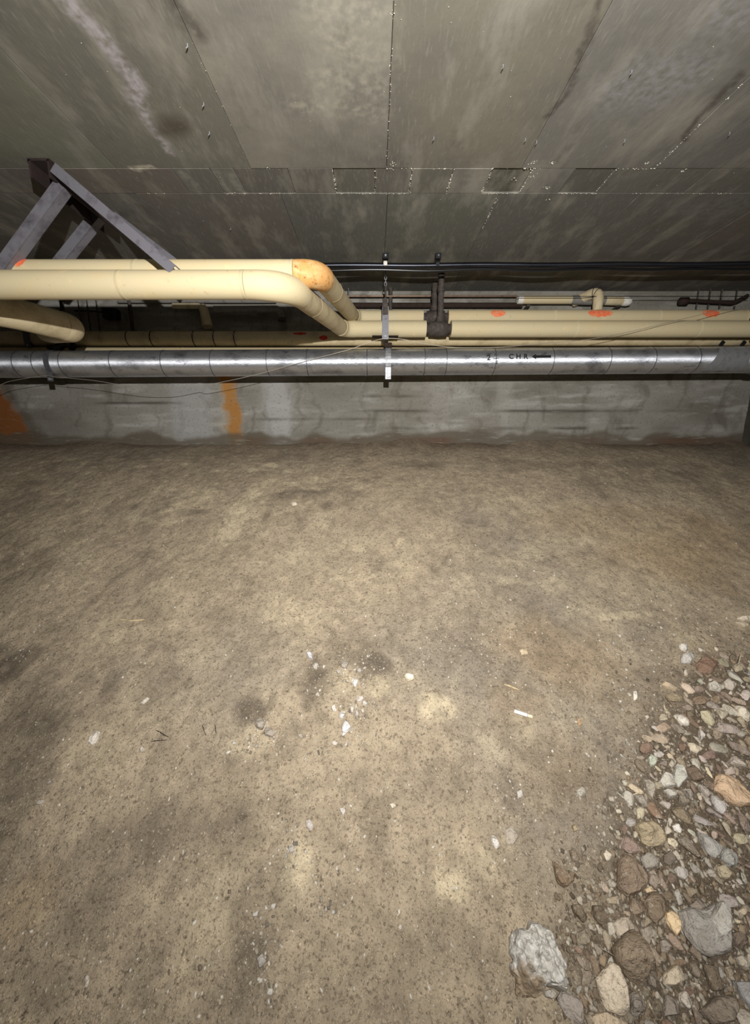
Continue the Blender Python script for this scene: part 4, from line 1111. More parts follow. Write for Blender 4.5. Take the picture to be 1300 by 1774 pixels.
BIG = [
 (Z7([(240, 300), (300, 260), (420, 240), (470, 290), (555, 370), (550, 450), (470, 475), (400, 480), (330, 450), (300, 370)]), .026, (178, 160, 126), 'flat tan stone with scalloped edge at the top of the larger rubble'),
 (Z7([(110, 600), (170, 540), (240, 580), (330, 680), (385, 760), (380, 840), (300, 900), (200, 930), (110, 850), (100, 700)]), .034, (142, 122, 102), 'big dull brown stone below the flat scalloped tan stone'),
 (Z7([(830, 350), (900, 370), (1070, 480), (1030, 560), (990, 590), (930, 550), (860, 440)]), .022, (168, 168, 164), 'pointed bluish grey stone, upper half of the split grey pair'),
 (Z7([(1080, 480), (1180, 550), (1215, 610), (1170, 660), (1110, 660), (1040, 590), (1050, 520)]), .022, (162, 162, 156), 'rounded bluish grey stone, lower half of the split grey pair'),
 (Z7([(620, 690), (640, 650), (740, 690), (755, 740), (710, 785), (650, 750)]), .016, (196, 190, 184), 'pale lilac grey stone between the big brown stone and grey pair'),
 (Z7([(990, 660), (1060, 640), (1130, 720), (1100, 775), (1040, 760)]), .014, (182, 168, 136), 'small tan blocky stone just under the split grey pair'),
 (Z7([(600, 290), (650, 275), (690, 320), (680, 360), (620, 335)]), .011, (232, 228, 220), 'bright white chip right of the flat scalloped tan stone'),
 (Z7([(950, 20), (1000, 10), (1060, 90), (1090, 150), (1060, 190), (1000, 150), (960, 90)]), .018, (188, 184, 182), 'smooth pale grey oval stone below the big orange-tan slab'),
 (Z4([(770, 545), (800, 500), (850, 495), (880, 540), (885, 600), (835, 655), (790, 610)]), .026, (140, 122, 100), 'brown egg-shaped stone left of the bright cream chip'),
 (Z4([(870, 600), (910, 585), (940, 605), (950, 690), (935, 715), (885, 650)]), .018, (240, 206, 154), 'bright cream-orange chip beside the large grey rock'),
 (Z4([(945, 590), (1000, 570), (1060, 585), (1110, 555), (1150, 545), (1195, 610), (1205, 700), (1200, 800), (1100, 825), (1040, 790), (985, 720), (960, 660)]), .040, (158, 155, 149), 'largest grey rock, craggy, near the right edge'),
 (Z4([(610, 770), (690, 690), (740, 680), (780, 740), (800, 850), (790, 920), (760, 960), (700, 930), (640, 850)]), .046, (146, 128, 106), 'large brown boulder-like stone above the cream wedge'),
 (Z4([(525, 930), (600, 840), (640, 860), (690, 990), (695, 1090), (660, 1120), (590, 1090), (550, 1010)]), .030, (214, 198, 172), 'long cream wedge stone with dirty face near the bottom edge'),
 (Z4([(610, 650), (650, 620), (690, 620), (745, 680), (690, 690), (640, 725)]), .020, (188, 174, 154), 'pale beige stone behind the large brown boulder-like stone'),
 (Z4([(700, 1010), (720, 990), (770, 1030), (775, 1090), (740, 1125), (705, 1100)]), .022, (152, 144, 134), 'grey oval stone right of the cream wedge'),
 (Z4([(500, 1115), (560, 1090), (620, 1120), (690, 1150), (720, 1200), (520, 1200)]), .022, (204, 182, 150), 'cream stone cut by the bottom edge under the wedge'),
 (Z4([(870, 900), (930, 850), (965, 890), (965, 940), (920, 965), (870, 960)]), .026, (208, 192, 162), 'cream cube-like stone with dirty corner below the bright chip'),
 (Z4([(1050, 1090), (1130, 1015), (1220, 1005), (1240, 1080), (1200, 1150), (1120, 1160)]), .036, (144, 132, 118), 'broad grey-brown stone in the bottom right corner'),
 (Z4([(1220, 940), (1310, 940), (1310, 1090), (1260, 1030)]), .024, (164, 166, 168), 'blue-grey slab cut by the right edge in the bottom corner'),
 (Z4([(945, 1000), (970, 985), (1035, 1075), (990, 1085), (948, 1040)]), .016, (204, 194, 178), 'slim cream sliver above the broad corner stone'),
 (Z4([(868, 1000), (935, 1030), (938, 1110), (870, 1120)]), .022, (150, 140, 128), 'squarish grey stone left of the slim cream sliver'),
 (Z4([(1225, 820), (1260, 805), (1300, 850), (1285, 890), (1235, 860)]), .018, (198, 186, 166), 'small cream stone right below the largest grey rock'),
 (Z4([(1060, 850), (1140, 870), (1160, 990), (1110, 990)]), .016, (122, 108, 90), 'thin olive-brown slab below the largest grey rock'),
 (ZB([(935, 800), (960, 715), (1100, 720), (1200, 770), (1250, 850), (1330, 920), (1330, 1040), (1200, 1050), (1100, 1010), (1040, 930), (940, 880)]), .026, (212, 176, 138), 'big flat orange-tan slab at the right edge'),
 (ZB([(360, 790), (420, 690), (500, 730), (550, 820), (520, 850), (430, 850)]), .022, (198, 194, 182), 'whitish angular stone, left of the white pair'),
 (ZB([(550, 600), (620, 640), (655, 760), (570, 850), (540, 800), (510, 720)]), .022, (186, 188, 176), 'greenish white stone, right of the white pair'),
 (ZB([(640, 650), (720, 620), (830, 740), (820, 780), (720, 780)]), .020, (118, 100, 84), 'dark brown smooth stone right of the white pair'),
 (ZB([(1090, 600), (1110, 530), (1200, 540), (1260, 600), (1240, 660), (1140, 630)]), .022, (184, 172, 158), 'pale beige block just above the orange-tan slab'),
 (ZB([(200, 780), (260, 770), (340, 840), (310, 960), (230, 870)]), .018, (170, 162, 146), 'grey-beige angular stone at the left margin, below the white pair'),
 (ZB([(120, 920), (180, 920), (260, 1020), (240, 1050), (170, 1000)]), .016, (176, 168, 156), 'slanting pale stone outermost at the left margin of the rubble'),
 (ZB([(245, 560), (280, 510), (350, 540), (340, 610), (290, 640)]), .018, (184, 192, 172), 'small pale green stone at the left margin above the white pair'),
 (ZB([(520, 110), (560, 95), (650, 160), (680, 220), (600, 215)]), .018, (216, 210, 196), 'white pointed stone lying at the upper left margin'),
 (ZB([(1150, 20), (1240, 20), (1300, 90), (1290, 180), (1180, 110)]), .022, (212, 202, 180), 'cream stone at the right edge in the upper rubble'),
 (ZB([(960, 60), (1000, 30), (1070, 120), (1010, 165)]), .016, (190, 180, 156), 'beige stone next left of the upper cream edge stone'),
 (ZB([(330, 230), (430, 180), (520, 230), (400, 300)]), .012, (176, 152, 128), 'half-buried pinkish stone under the white pointed stone'),
 (ZB([(800, 520), (880, 460), (935, 500), (930, 570), (850, 560)]), .016, (132, 108, 98), 'reddish brown stone between the dark brown one and beige block'),
 (ZB([(660, 390), (740, 410), (830, 450), (760, 505), (690, 470)]), .014, (206, 192, 164), 'cream stone with dirty hollow in the middle of the upper rubble'),
 (ZB([(770, 260), (820, 255), (835, 330), (790, 385)]), .016, (198, 190, 182), 'upright pale grey pebble in the middle of the upper rubble'),
 (ZB([(415, 880), (470, 860), (560, 890), (540, 950), (480, 960)]), .018, (184, 180, 172), 'pale grey stone right under the white pair'),
 (ZB([(605, 870), (680, 870), (725, 940), (690, 970)]), .016, (166, 158, 146), 'grey-beige stone below the dark brown smooth stone'),
 (ZB([(570, 940), (640, 930), (690, 1010), (640, 1035), (580, 1000)]), .018, (144, 134, 118), 'grey-brown oval two stones under the white pair'),
 (ZB([(755, 800), (840, 830), (890, 930), (860, 970), (800, 890)]), .016, (184, 176, 168), 'long pale stone left of the orange-tan slab'),
 (ZB([(1040, 670), (1100, 635), (1160, 680), (1140, 725), (1060, 720)]), .014, (182, 164, 152), 'pinkish stone touching the top of the orange-tan slab'),
 (ZA([(575, 340), (620, 310), (680, 370), (640, 405), (590, 380)]), .014, (206, 202, 194), 'white pebble on top of the pair at the far end of the rubble'),
 (ZA([(590, 450), (700, 410), (735, 470), (680, 525), (600, 515)]), .020, (188, 186, 180), 'light grey stone under the far white pebble'),
 (ZA([(740, 540), (800, 470), (940, 450), (985, 490), (900, 640), (770, 610)]), .020, (146, 112, 92), 'flat reddish brown stone right of the far light grey stone'),
 (ZA([(1170, 60), (1240, 35), (1330, 60), (1330, 90), (1240, 85)]), .014, (212, 200, 174), 'cream sliver farthest up at the right edge'),
 (ZA([(1150, 100), (1210, 95), (1290, 145), (1250, 155)]), .012, (196, 182, 154), 'second cream sliver below the farthest one at the right edge'),
 (ZA([(380, 745), (410, 715), (560, 780), (540, 810)]), .012, (190, 168, 136), 'long tan sliver lying at the upper left margin'),
 (ZA([(870, 740), (930, 710), (1025, 760), (1000, 815), (890, 790)]), .016, (200, 194, 180), 'pale stone first in the upper heap, below the reddish brown one'),
 (ZA([(1020, 720), (1090, 660), (1170, 740), (1130, 800), (1050, 770)]), .018, (190, 180, 166), 'beige rounded stone at the top of the upper heap'),
 (ZA([(715, 780), (780, 735), (855, 775), (820, 830), (740, 820)]), .016, (142, 124, 112), 'mauve-brown stone left of the first pale stone'),
 (Z4([(310, 335), (335, 345), (365, 410), (430, 395), (420, 440), (380, 475), (335, 450)]), .018, (134, 112, 88), 'half-buried brown V-shaped stone left of the rubble'),
 (Z4([(395, 285), (420, 275), (450, 325), (435, 350), (410, 335)]), .012, (140, 126, 106), 'small brown stone above the V-shaped one'),
 (Z4([(510, 560), (560, 560), (590, 640), (560, 665), (520, 620)]), .020, (118, 104, 86), 'dark brown stone at the margin left of the egg-shaped one'),
 (Z4([(405, 560), (450, 555), (490, 620), (470, 650), (420, 600)]), .016, (120, 106, 86), 'earth-coloured stone at the margin above the mortar lump'),
 (Z4([(430, 700), (480, 670), (505, 710), (490, 760), (440, 760)]), .018, (148, 138, 116), 'grey-tan stone between mortar lump and brown boulder'),
 (Z4([(270, 990), (310, 975), (335, 1005), (310, 1032), (275, 1020)]), .014, (176, 170, 160), 'small grey stone tucked under the crusty mortar lump'),
 (Z4([(865, 310), (900, 285), (935, 330), (900, 365), (870, 345)]), .016, (122, 112, 100), 'dark grey stone right of the flat tan one, under the white chip'),
 (Z4([(750, 320), (790, 290), (850, 330), (840, 370), (780, 380)]), .020, (158, 152, 142), 'grey stone hugging the lower side of the flat scalloped tan one'),
 (Z4([(790, 390), (820, 380), (855, 460), (830, 480), (795, 450)]), .016, (160, 144, 128), 'pinkish grey stone beside the big dull brown stone'),
 (Z4([(775, 480), (800, 465), (830, 490), (785, 500)]), .010, (216, 190, 146), 'small bright tan chip above the egg-shaped stone'),
 (Z4([(695, 520), (760, 540), (765, 600), (725, 615), (700, 580)]), .018, (160, 140, 118), 'tan-brown stone left of the egg-shaped one'),
 (Z4([(580, 440), (605, 420), (628, 450), (620, 478), (595, 470)]), .014, (170, 162, 148), 'pale grey stone left of the big dull brown stone'),
 (Z4([(850, 740), (880, 720), (905, 760), (890, 800), (860, 795)]), .016, (158, 148, 136), 'grey stone left of the cream cube-like one'),
 (Z4([(750, 680), (800, 660), (815, 700), (800, 760), (770, 740)]), .018, (166, 154, 138), 'beige-grey stone right behind the large brown boulder-like stone'),
 (Z4([(780, 900), (820, 880), (835, 920), (815, 985), (790, 960)]), .018, (136, 126, 112), 'grey-brown stone right of the boulder-like stone'),
 (Z4([(1000, 850), (1030, 840), (1055, 890), (1040, 930), (1005, 900)]), .016, (140, 128, 112), 'brown-grey stone left of the thin olive slab'),
 (Z4([(1010, 945), (1035, 950), (1070, 985), (1050, 990)]), .010, (206, 194, 172), 'tiny pale sliver between cream cube and olive slab'),
 (Z4([(1170, 870), (1200, 860), (1220, 900), (1195, 930)]), .012, (170, 154, 130), 'small tan stone right of the olive slab'),
 (Z4([(1000, 560), (1040, 520), (1080, 560), (1060, 590), (1010, 580)]), .016, (150, 138, 126), 'mauve-grey stone on the upper left flank of the largest rock'),
 (Z4([(1240, 590), (1270, 560), (1285, 600), (1265, 615)]), .012, (198, 180, 150), 'cream pebble by the right edge beside the largest rock'),
 (Z4([(1200, 700), (1240, 690), (1290, 720), (1270, 790), (1220, 760)]), .022, (124, 108, 94), 'dark brown stone right of the largest grey rock'),
 (Z4([(1020, 720), (990, 790), (1000, 800), (1060, 850), (1050, 800)]), .010, (136, 122, 104), 'thin brown flake leaning below the largest rock'),
]
for i, (pts, th, colr, lab) in enumerate(BIG):
    stone_outline(pts, th, colr, lab, 100 + i, rough=0.20 if i in (0, 1, 10, 12, 23) else 0.13, group=None, res=34 if i in (0, 1, 10, 11, 12, 17, 23) else 24)
stone_outline(Z4([(1140, 548), (1165, 532), (1198, 560), (1208, 640), (1200, 695), (1170, 722), (1125, 690), (1115, 610)]), .022, (186, 184, 176), 'pale grey slab lying on top of the largest grey rock', 95, rough=.14, res=26, lift=.045)

# stones on open ground, each of its own
OPEN = [
 (Z0([(440, 830), (470, 765), (500, 770), (490, 810), (460, 840)]), .016, (214, 208, 198), 'white stone lying alone on the dirt at the left'),
 (Z0([(1275, 710), (1310, 700), (1330, 730), (1310, 765), (1280, 750)]), .016, (160, 152, 140), 'grey round stone, upper of two in the dark hollow'),
 (Z0([(1320, 760), (1350, 745), (1378, 775), (1360, 800), (1325, 790)]), .014, (166, 158, 146), 'grey round stone, lower of two in the dark hollow'),
 (Z0([(705, 630), (735, 597), (748, 605), (720, 635)]), .008, (206, 200, 190), 'small white chip above the lone white stone at left'),
 (Z0([(180, 1130), (215, 1108), (222, 1122), (195, 1142)]), .009, (176, 168, 158), 'small pale stone at the far left, lower of two'),
 (Z0([(235, 1020), (255, 1005), (262, 1028), (240, 1038)]), .008, (168, 160, 150), 'small pale stone at the far left, upper of two'),
 (Z0([(695, 860), (715, 845), (722, 860), (702, 875)]), .007, (190, 182, 170), 'tiny pale chip right of the lone white stone'),
 (Z1([(460, 800), (490, 730), (520, 760), (545, 810), (500, 850), (465, 875)]), .016, (206, 208, 208), 'pointed blue-white stone lowest in the centre cluster'),
 (Z1([(435, 690), (465, 650), (495, 690), (470, 730), (440, 725)]), .012, (208, 206, 202), 'white stone just above the pointed blue-white one'),
 (Z1([(370, 630), (400, 600), (418, 655), (385, 660)]), .010, (202, 196, 188), 'small white stone at the left of the centre cluster'),
 (Z1([(545, 390), (600, 375), (610, 410), (580, 450), (545, 420)]), .013, (216, 212, 204), 'white stone at the middle of the centre cluster'),
 (Z1([(580, 550), (620, 520), (655, 545), (625, 585), (590, 580)]), .013, (194, 184, 178), 'pinkish white stone, left of two touching in the centre cluster'),
 (Z1([(640, 580), (665, 555), (690, 590), (670, 615), (645, 600)]), .011, (204, 198, 190), 'white stone, right of two touching in the centre cluster'),
 (Z1([(535, 620), (560, 610), (570, 645), (550, 690), (538, 660)]), .011, (196, 188, 180), 'narrow pale stone below the touching pair'),
 (Z1([(625, 650), (650, 630), (660, 670), (640, 680)]), .009, (184, 176, 166), 'small pale stone under the right one of the touching pair'),
 (Z1([(580, 660), (600, 645), (608, 690), (590, 715)]), .009, (188, 186, 184), 'slim grey chip beneath the touching pair'),
 (Z1([(150, 150), (180, 135), (205, 165), (210, 215), (175, 200)]), .012, (202, 204, 212), 'bluish white stone at the upper left of the centre cluster'),
 (Z1([(205, 265), (235, 230), (262, 255), (240, 300), (215, 295)]), .011, (176, 170, 160), 'grey stone right below the bluish white one'),
 (Z1([(450, 230), (500, 205), (525, 250), (490, 292), (455, 280)]), .012, (160, 154, 142), 'round grey stone at the top of the centre cluster'),
 (Z1([(410, 310), (440, 290), (455, 325), (430, 340)]), .009, (178, 170, 158), 'small grey stone left below the round grey one'),
 (Z1([(585, 305), (620, 285), (645, 305), (615, 325)]), .009, (178, 172, 164), 'small grey stone right below the round grey one'),
 (Z1([(230, 515), (260, 500), (270, 525), (240, 530)]), .008, (188, 180, 166), 'tiny pale stone left of the centre cluster'),
 (Z1([(1005, 360), (1040, 335), (1090, 340), (1085, 375), (1030, 388)]), .016, (226, 220, 196), 'ivory block standing alone right of the centre cluster'),
 (Z1([(365, 935), (400, 920), (428, 940), (400, 960)]), .009, (204, 198, 188), 'white chip, left of two under the centre cluster'),
 (Z1([(478, 950), (500, 925), (515, 950), (490, 968)]), .009, (206, 202, 194), 'white chip, right of two under the centre cluster'),
 (Z1([(80, 875), (105, 855), (132, 875), (110, 890)]), .009, (186, 178, 166), 'pale chip left of the two white chips'),
 ([(1000, 1368), (1010, 1362), (1016, 1374), (1006, 1382), (1000, 1378)], .012, (178, 174, 160), 'grey-green stone alone left of the rubble margin'),
 ([(895, 1372), (903, 1367), (907, 1378), (898, 1384)], .009, (190, 186, 180), 'small white stone alone on the dirt left of the grey-green one'),
 ([(851, 1448), (857, 1446), (867, 1464), (861, 1471), (852, 1460)], .012, (212, 210, 204), 'white stone, left of the two pale ones in lower middle'),
 ([(875, 1436), (888, 1430), (900, 1448), (890, 1466), (877, 1462)], .010, (178, 168, 152), 'dusty pale stone, right of the two in lower middle'),
 ([(990, 1430), (998, 1427), (1003, 1438), (994, 1442)], .010, (176, 156, 122), 'small tan pebble right of the two pale ones'),
 ([(999, 1246), (1004, 1244), (1009, 1256), (1003, 1259)], .009, (178, 144, 106), 'small orange-brown stone right of the cigarette end'),
 ([(588, 1402), (594, 1398), (600, 1404), (595, 1414)], .009, (206, 202, 198), 'small white stone alone below the centre cluster'),
 ([(675, 1393), (681, 1390), (687, 1396), (680, 1401)], .008, (222, 214, 190), 'tiny ivory chip right of the lone white one'),
 ([(505, 870), (514, 869), (515, 875), (507, 876)], .007, (226, 216, 196), 'tiny cream chip far up the slope near the wall'),
 ([(530, 1422), (537, 1418), (544, 1430), (538, 1440), (531, 1434)], .010, (196, 190, 184), 'pale stone beside the light dust patch in lower left middle'),
 ([(445, 1660), (455, 1650), (462, 1665), (450, 1680)], .010, (168, 164, 158), 'grey stone in the dark strip at the bottom left middle'),
 ([(500, 1465), (508, 1462), (512, 1474), (502, 1480)], .009, (178, 174, 166), 'grey stone just above the light dust patch'),
 ([(1096, 1198), (1103, 1196), (1105, 1210), (1099, 1213)], .009, (218, 214, 200), 'white pebble out at the upper margin of the rubble'),
 ([(900, 1126), (912, 1124), (916, 1132), (904, 1136)], .007, (200, 180, 142), 'small tan lump in the fine grit right of centre'),
]
for i, (pts, th, colr, lab) in enumerate(OPEN):
    stone_outline(pts, th, colr, lab, 300 + i, rough=0.10, res=16)

# smaller rubble: shapes shared, every stone an object of its own
def rubble_mesh(k):
    rs = random.Random(900 + k); bm = bmesh.new()
    n = rs.randint(11, 16)
    for _ in range(n):
        a = rs.uniform(0, 2 * math.pi); z = rs.uniform(-.9, .9); q = math.sqrt(1 - z * z) * rs.uniform(.85, 1.1)
        bm.verts.new((math.cos(a) * q, math.sin(a) * q * rs.uniform(.62, .75), z * 0.42))
    r = bmesh.ops.convex_hull(bm, input=bm.verts)
    bmesh.ops.delete(bm, geom=[g for g in set(r['geom_interior'] + r['geom_unused']) if isinstance(g, bmesh.types.BMVert)], context='VERTS')
    bmesh.ops.bevel(bm, geom=list(bm.edges), offset=0.09, segments=1, affect='EDGES')
    return scatter_mesh('stone', bm)
VAR = [rubble_mesh(k) for k in range(24)]
for v_ in VAR: v_.materials.append(M['stone'])
taken = []
for o in list(COL.objects):
    if o.get('category') == 'stone':
        xs_ = [v.co.x for v in o.data.vertices]; ys_ = [v.co.y for v in o.data.vertices]
        taken.append((o.location.x, o.location.y, 0.40 * math.sqrt((max(xs_) - min(xs_)) * (max(ys_) - min(ys_)) * 1.2)))
KINDS = [((176, 170, 160), 'pale grey', 70), ((158, 146, 130), 'grey-beige', 80), ((128, 114, 98), 'grey-brown', 60), ((196, 184, 162), 'cream', 24)]
rr = random.Random(77)
cand_px = []; 
lo, hi = rp.min(0), rp.max(0)
ANCHOR = {0: 'flat scalloped tan stone', 1: 'big dull brown stone', 2: 'pointed bluish grey stone', 6: 'bright white chip', 7: 'smooth pale oval stone', 8: 'egg-shaped brown stone',
          9: 'bright cream-orange chip', 10: 'largest grey rock', 11: 'brown boulder-like stone', 12: 'long cream wedge stone', 16: 'cream cube-like stone', 17: 'broad grey-brown corner stone',
          22: 'thin olive-brown slab', 23: 'big orange-tan slab', 24: 'whitish angular stone', 26: 'dark brown smooth stone', 27: 'pale beige block', 28: 'grey-beige angular margin stone', 30: 'small pale green stone',
          31: 'white pointed stone', 32: 'upper cream edge stone', 45: 'flat reddish brown stone', 50: 'beige rounded stone', 52: 'V-shaped brown stone'}
ANCH = []
for i, nm in ANCHOR.items():
    ANCH.append((sum(p[0] for p in BIG[i][0]) / len(BIG[i][0]), sum(p[1] for p in BIG[i][0]) / len(BIG[i][0]), nm))
ANCH.append((933, 1664, 'crusty mortar lump'))
rub = []
placed = 0; tries = 0
target = sum(k[2] for k in KINDS)
bag = [k for k in KINDS for _ in range(k[2])]; rr.shuffle(bag)
gx = np.random.RandomState(8)
cxs = gx.uniform(lo[0], min(hi[0], 1.75), 90000); cys = gx.uniform(max(lo[1], 0.45), hi[1], 90000)
ok_ = poly_inside(rp, cxs, cys)
cxs, cys = cxs[ok_], cys[ok_]
czs = floor_z(cxs, cys)
cpx = CX + F_PX * cxs / (cys * CP - (czs - EYE.z) * SP)
for x, y, z0_, px in zip(cxs, cys, czs, cpx):
    if placed >= target: break
    tries += 1
    if px > 1325: continue
    frac = max(placed / target, tries / 9000)
    size = (0.024 if frac < .22 else 0.0165 if frac < .55 else 0.0105) * rr.uniform(.8, 1.3)
    if any((x - a) ** 2 + (y - b) ** 2 < (c * .95 + size * .70) ** 2 for a, b, c in taken): continue
    x, y = float(x), float(y)
    taken.append((x, y, size * .85))
    colr, cname, _ = bag[placed]
    v_ = rr.choice(VAR); me = v_
    o = bpy.data.objects.new('stone', me); COL.objects.link(o)
    nrm = normal_at(x, y)
    o.rotation_euler = (nrm.to_track_quat('Z', 'Y').to_matrix() @ Matrix.Rotation(rr.uniform(0, 6.28), 3, 'Z') @ Matrix.Rotation(rr.uniform(-.25, .25), 3, 'X')).to_euler()
    o.scale = (size * rr.uniform(1, 1.35), size * rr.uniform(.95, 1.2), size * rr.uniform(.9, 1.4))
    o.location = (x, y, fz(x, y) + size * 0.26)
    j = rr.uniform(.95, 1.18)
    o.color = srgb(*[min(255, c * j + rr.uniform(-4, 4) + d) for c, d in zip(colr, (3, 0, -2))])
    tag(o, None, 'stone', 'small %s rubble stones' % cname)
    zz = y * CP - (o.location.z - EYE.z) * SP
    py = CY - F_PX * ((o.location.z - EYE.z) * CP + y * SP) / zz
    an = min(ANCH, key=lambda q: (q[0] - px) ** 2 + (q[1] - py) ** 2)
    dirs = ['right of', 'above and right of', 'above', 'above and left of', 'left of', 'below and left of', 'below', 'below and right of']
    dr = dirs[int(((math.degrees(math.atan2(an[1] - py, px - an[0])) + 22.5) % 360) // 45)]
    rub.append((cname, dr, an[2], math.hypot(px - an[0], py - an[1]), o))
    placed += 1
rub.sort(key=lambda q: q[:4])
ORD = ['nearest', 'second nearest', 'third nearest', 'fourth nearest', 'fifth nearest', 'sixth nearest', 'seventh nearest', 'eighth nearest', 'ninth nearest', 'tenth nearest']
prev = None; cnt = 0
for cname, dr, an, _, o in rub:
    cnt = cnt + 1 if prev == (cname, dr, an) else 0
    prev = (cname, dr, an)
    o['label'] = '%s small %s stone %s the %s' % (ORD[min(cnt, 9)], cname, dr, an)

# ------------------------------------------------------------------ litter on the dirt
def on_floor(px, py, up=0.0):
    p = hit_floor([px], [py])[0]; return Vector((p[0], p[1], fz(p[0], p[1]) + up))
a, b = on_floor(891, 1234, .006), on_floor(922, 1245, .006)
cg = thing('cigarette_end', 'white cigarette end lying on the dirt right of centre', 'cigarette', a.lerp(b, .5))
tube_obj('paper', [a, a.lerp(b, .72)], 0.0058, M['paper'], cg, 12)
tube_obj('filter', [a.lerp(b, .74), b], 0.0056, M['filter'], cg, 12)
def splinter(pxa, pxb, r, m, name, label, cat):
    a, b = on_floor(*pxa, r * .8), on_floor(*pxb, r * .8)
    t = (b - a); o_ = a.lerp(b, .5)
    bm = bmesh.new(); s = Vector((0, 0, 1)).cross(t).normalized()
    pts = [a, a.lerp(b, .3) + s * r * .4, a.lerp(b, .7) - s * r * .3, b]
    tube(bm, pts, [r * .5, r, r * .9, r * .4], 6)
    o = obj(name, bm, m, origin=o_); tag(o, label, cat)
splinter((224, 1078), (252, 1076), 0.0045, M['wood'], 'wood_splinter', 'pale wood splinter lying on the dirt at upper left', 'splinter')
splinter((203, 1074), (222, 1075), 0.0028, M['wood'], 'wood_splinter', 'thin tan splinter just left of the pale one', 'splinter')
splinter((874, 1186), (900, 1196), 0.0035, M['wood'], 'wood_splinter', 'tan splinter above the cigarette end', 'splinter')
splinter((270, 1266), (292, 1278), 0.0017, M['brown_root'], 'twig', 'dark twig, left of the broken ones in the left middle', 'twig')
splinter((262, 1286), (290, 1284), 0.0017, M['brown_root'], 'twig', 'dark twig lying level under the slanting one', 'twig')
splinter((350, 1256), (357, 1274), 0.0017, M['brown_root'], 'twig', 'dark short twig standing up near the dark hollow', 'twig')
splinter((372, 1255), (375, 1272), 0.0017, M['brown_root'], 'twig', 'dark short twig closest to the dark hollow', 'twig')

# ------------------------------------------------------------------ gravel and clods: too many to count
ico_v, ico_f = None, None
bm = bmesh.new(); bmesh.ops.create_icosphere(bm, subdivisions=1, radius=1.0)
bm.verts.ensure_lookup_table()
ico_v = np.array([v.co[:] for v in bm.verts]); ico_f = np.array([[v.index for v in f.verts] for f in bm.faces]); bm.free()
bm = bmesh.new(); bmesh.ops.create_cube(bm, size=1.5); bmesh.ops.bevel(bm, geom=list(bm.edges), offset=.3, segments=1, affect='EDGES')
bmesh.ops.triangulate(bm, faces=bm.faces); bm.verts.ensure_lookup_table(); bm.verts.index_update()
cub_v = np.array([v.co[:] for v in bm.verts]); cub_f = np.array([[v.index for v in f.verts] for f in bm.faces]); bm.free()

def bits(name, x, y, s, colr, m, seed, label, shape='ico', sink=0.2):
    R = np.random.RandomState(seed); n = len(x)
    bv, bf = (ico_v, ico_f) if shape == 'ico' else (cub_v, cub_f)
    nv = len(bv)
    jit = bv[None] * (1 + R.uniform(-.28, .28, (n, nv, 1)))
    sc = np.stack([R.uniform(.8, 1.5, n), R.uniform(.6, 1.0, n), R.uniform(.45, .8, n)], -1)
    v = jit * sc[:, None] * s[:, None, None]
    th = R.uniform(0, 6.28, n); c, sn = np.cos(th)[:, None], np.sin(th)[:, None]
    vx = v[..., 0] * c - v[..., 1] * sn; vy = v[..., 0] * sn + v[..., 1] * c
    e = 0.02
    slope = (base_h(x, y + e) - base_h(x, y - e)) / (2 * e)
    z = floor_z(x, y) + s * (0.35 - sink)
    co = np.stack([vx + x[:, None], vy + y[:, None], v[..., 2] + vy * slope[:, None] + z[:, None]], -1).reshape(-1, 3)
    f = (bf[None] + (np.arange(n) * nv)[:, None, None]).reshape(-1, 3)
    me = bpy.data.meshes.new(name)
    me.vertices.add(len(co)); me.vertices.foreach_set('co', co.reshape(-1).astype(np.float32))
    me.loops.add(f.size); me.loops.foreach_set('vertex_index', f.reshape(-1).astype(np.int32))
    me.polygons.add(len(f)); me.polygons.foreach_set('loop_start', (np.arange(len(f)) * 3).astype(np.int32)); me.polygons.foreach_set('loop_total', np.full(len(f), 3, np.int32))
    me.update(calc_edges=True)
    at = me.color_attributes.new('Col', 'FLOAT_COLOR', 'POINT')
    c4 = np.concatenate([np.repeat(colr, nv, 0), np.ones((n * nv, 1))], 1)
    at.data.foreach_set('color', c4.reshape(-1).astype(np.float32))
    o = link_mesh(name, me, m); tag(o, label, kind='stuff'); return o

R = np.random.RandomState(21)
def sample_px(n, fn, x0=-20, x1=1320, y0=800, y1=1790):
    """points spread evenly over the visible ground, thinned by fn(px, py)"""
    px = R.uniform(x0, x1, n); py = y0 + (y1 - y0) * R.rand(n)
    k = R.rand(n) < fn(px, py)
    p = hit_floor(px[k], py[k]); return p[:, 0], p[:, 1]
# fine gravel in and round the rubble
x, y = sample_px(25000, lambda a, b: np.ones_like(a), 960, 1640, 1080, 1790)
k = R.rand(len(x)) < rubble_mask(x, y) * 0.72 + 0.10 * np.exp(-poly_dist(rp, x, y) / 0.12)
x, y = x[k], y[k]
s = 0.0018 + 0.0048 * R.rand(len(x)) ** 2.2
pal = np.array([lin(c) for c in ((156, 142, 122), (128, 114, 96), (176, 166, 150), (112, 98, 82), (192, 182, 164), (142, 124, 102))])
bits('gravel', x, y, s, pal[R.randint(0, 6, len(x))] * R.uniform(.5, .95, (len(x), 1)), M['pebble'], 1, 'loose gravel filling the gaps of the rubble at right', 'cub')
x, y = sample_px(7000, lambda a, b: np.where(a < 1330, .7, 1.0), 960, 1640, 1110, 1790)
k = R.rand(len(x)) < np.clip(rubble_mask(x, y) * 1.3 - 0.35, 0, 1)
for a_, b_, c_ in taken: k &= (x - a_) ** 2 + (y - b_) ** 2 > (c_ + .004) ** 2
x, y = x[k], y[k]
s = 0.0050 + 0.0055 * R.rand(len(x)) ** 1.6
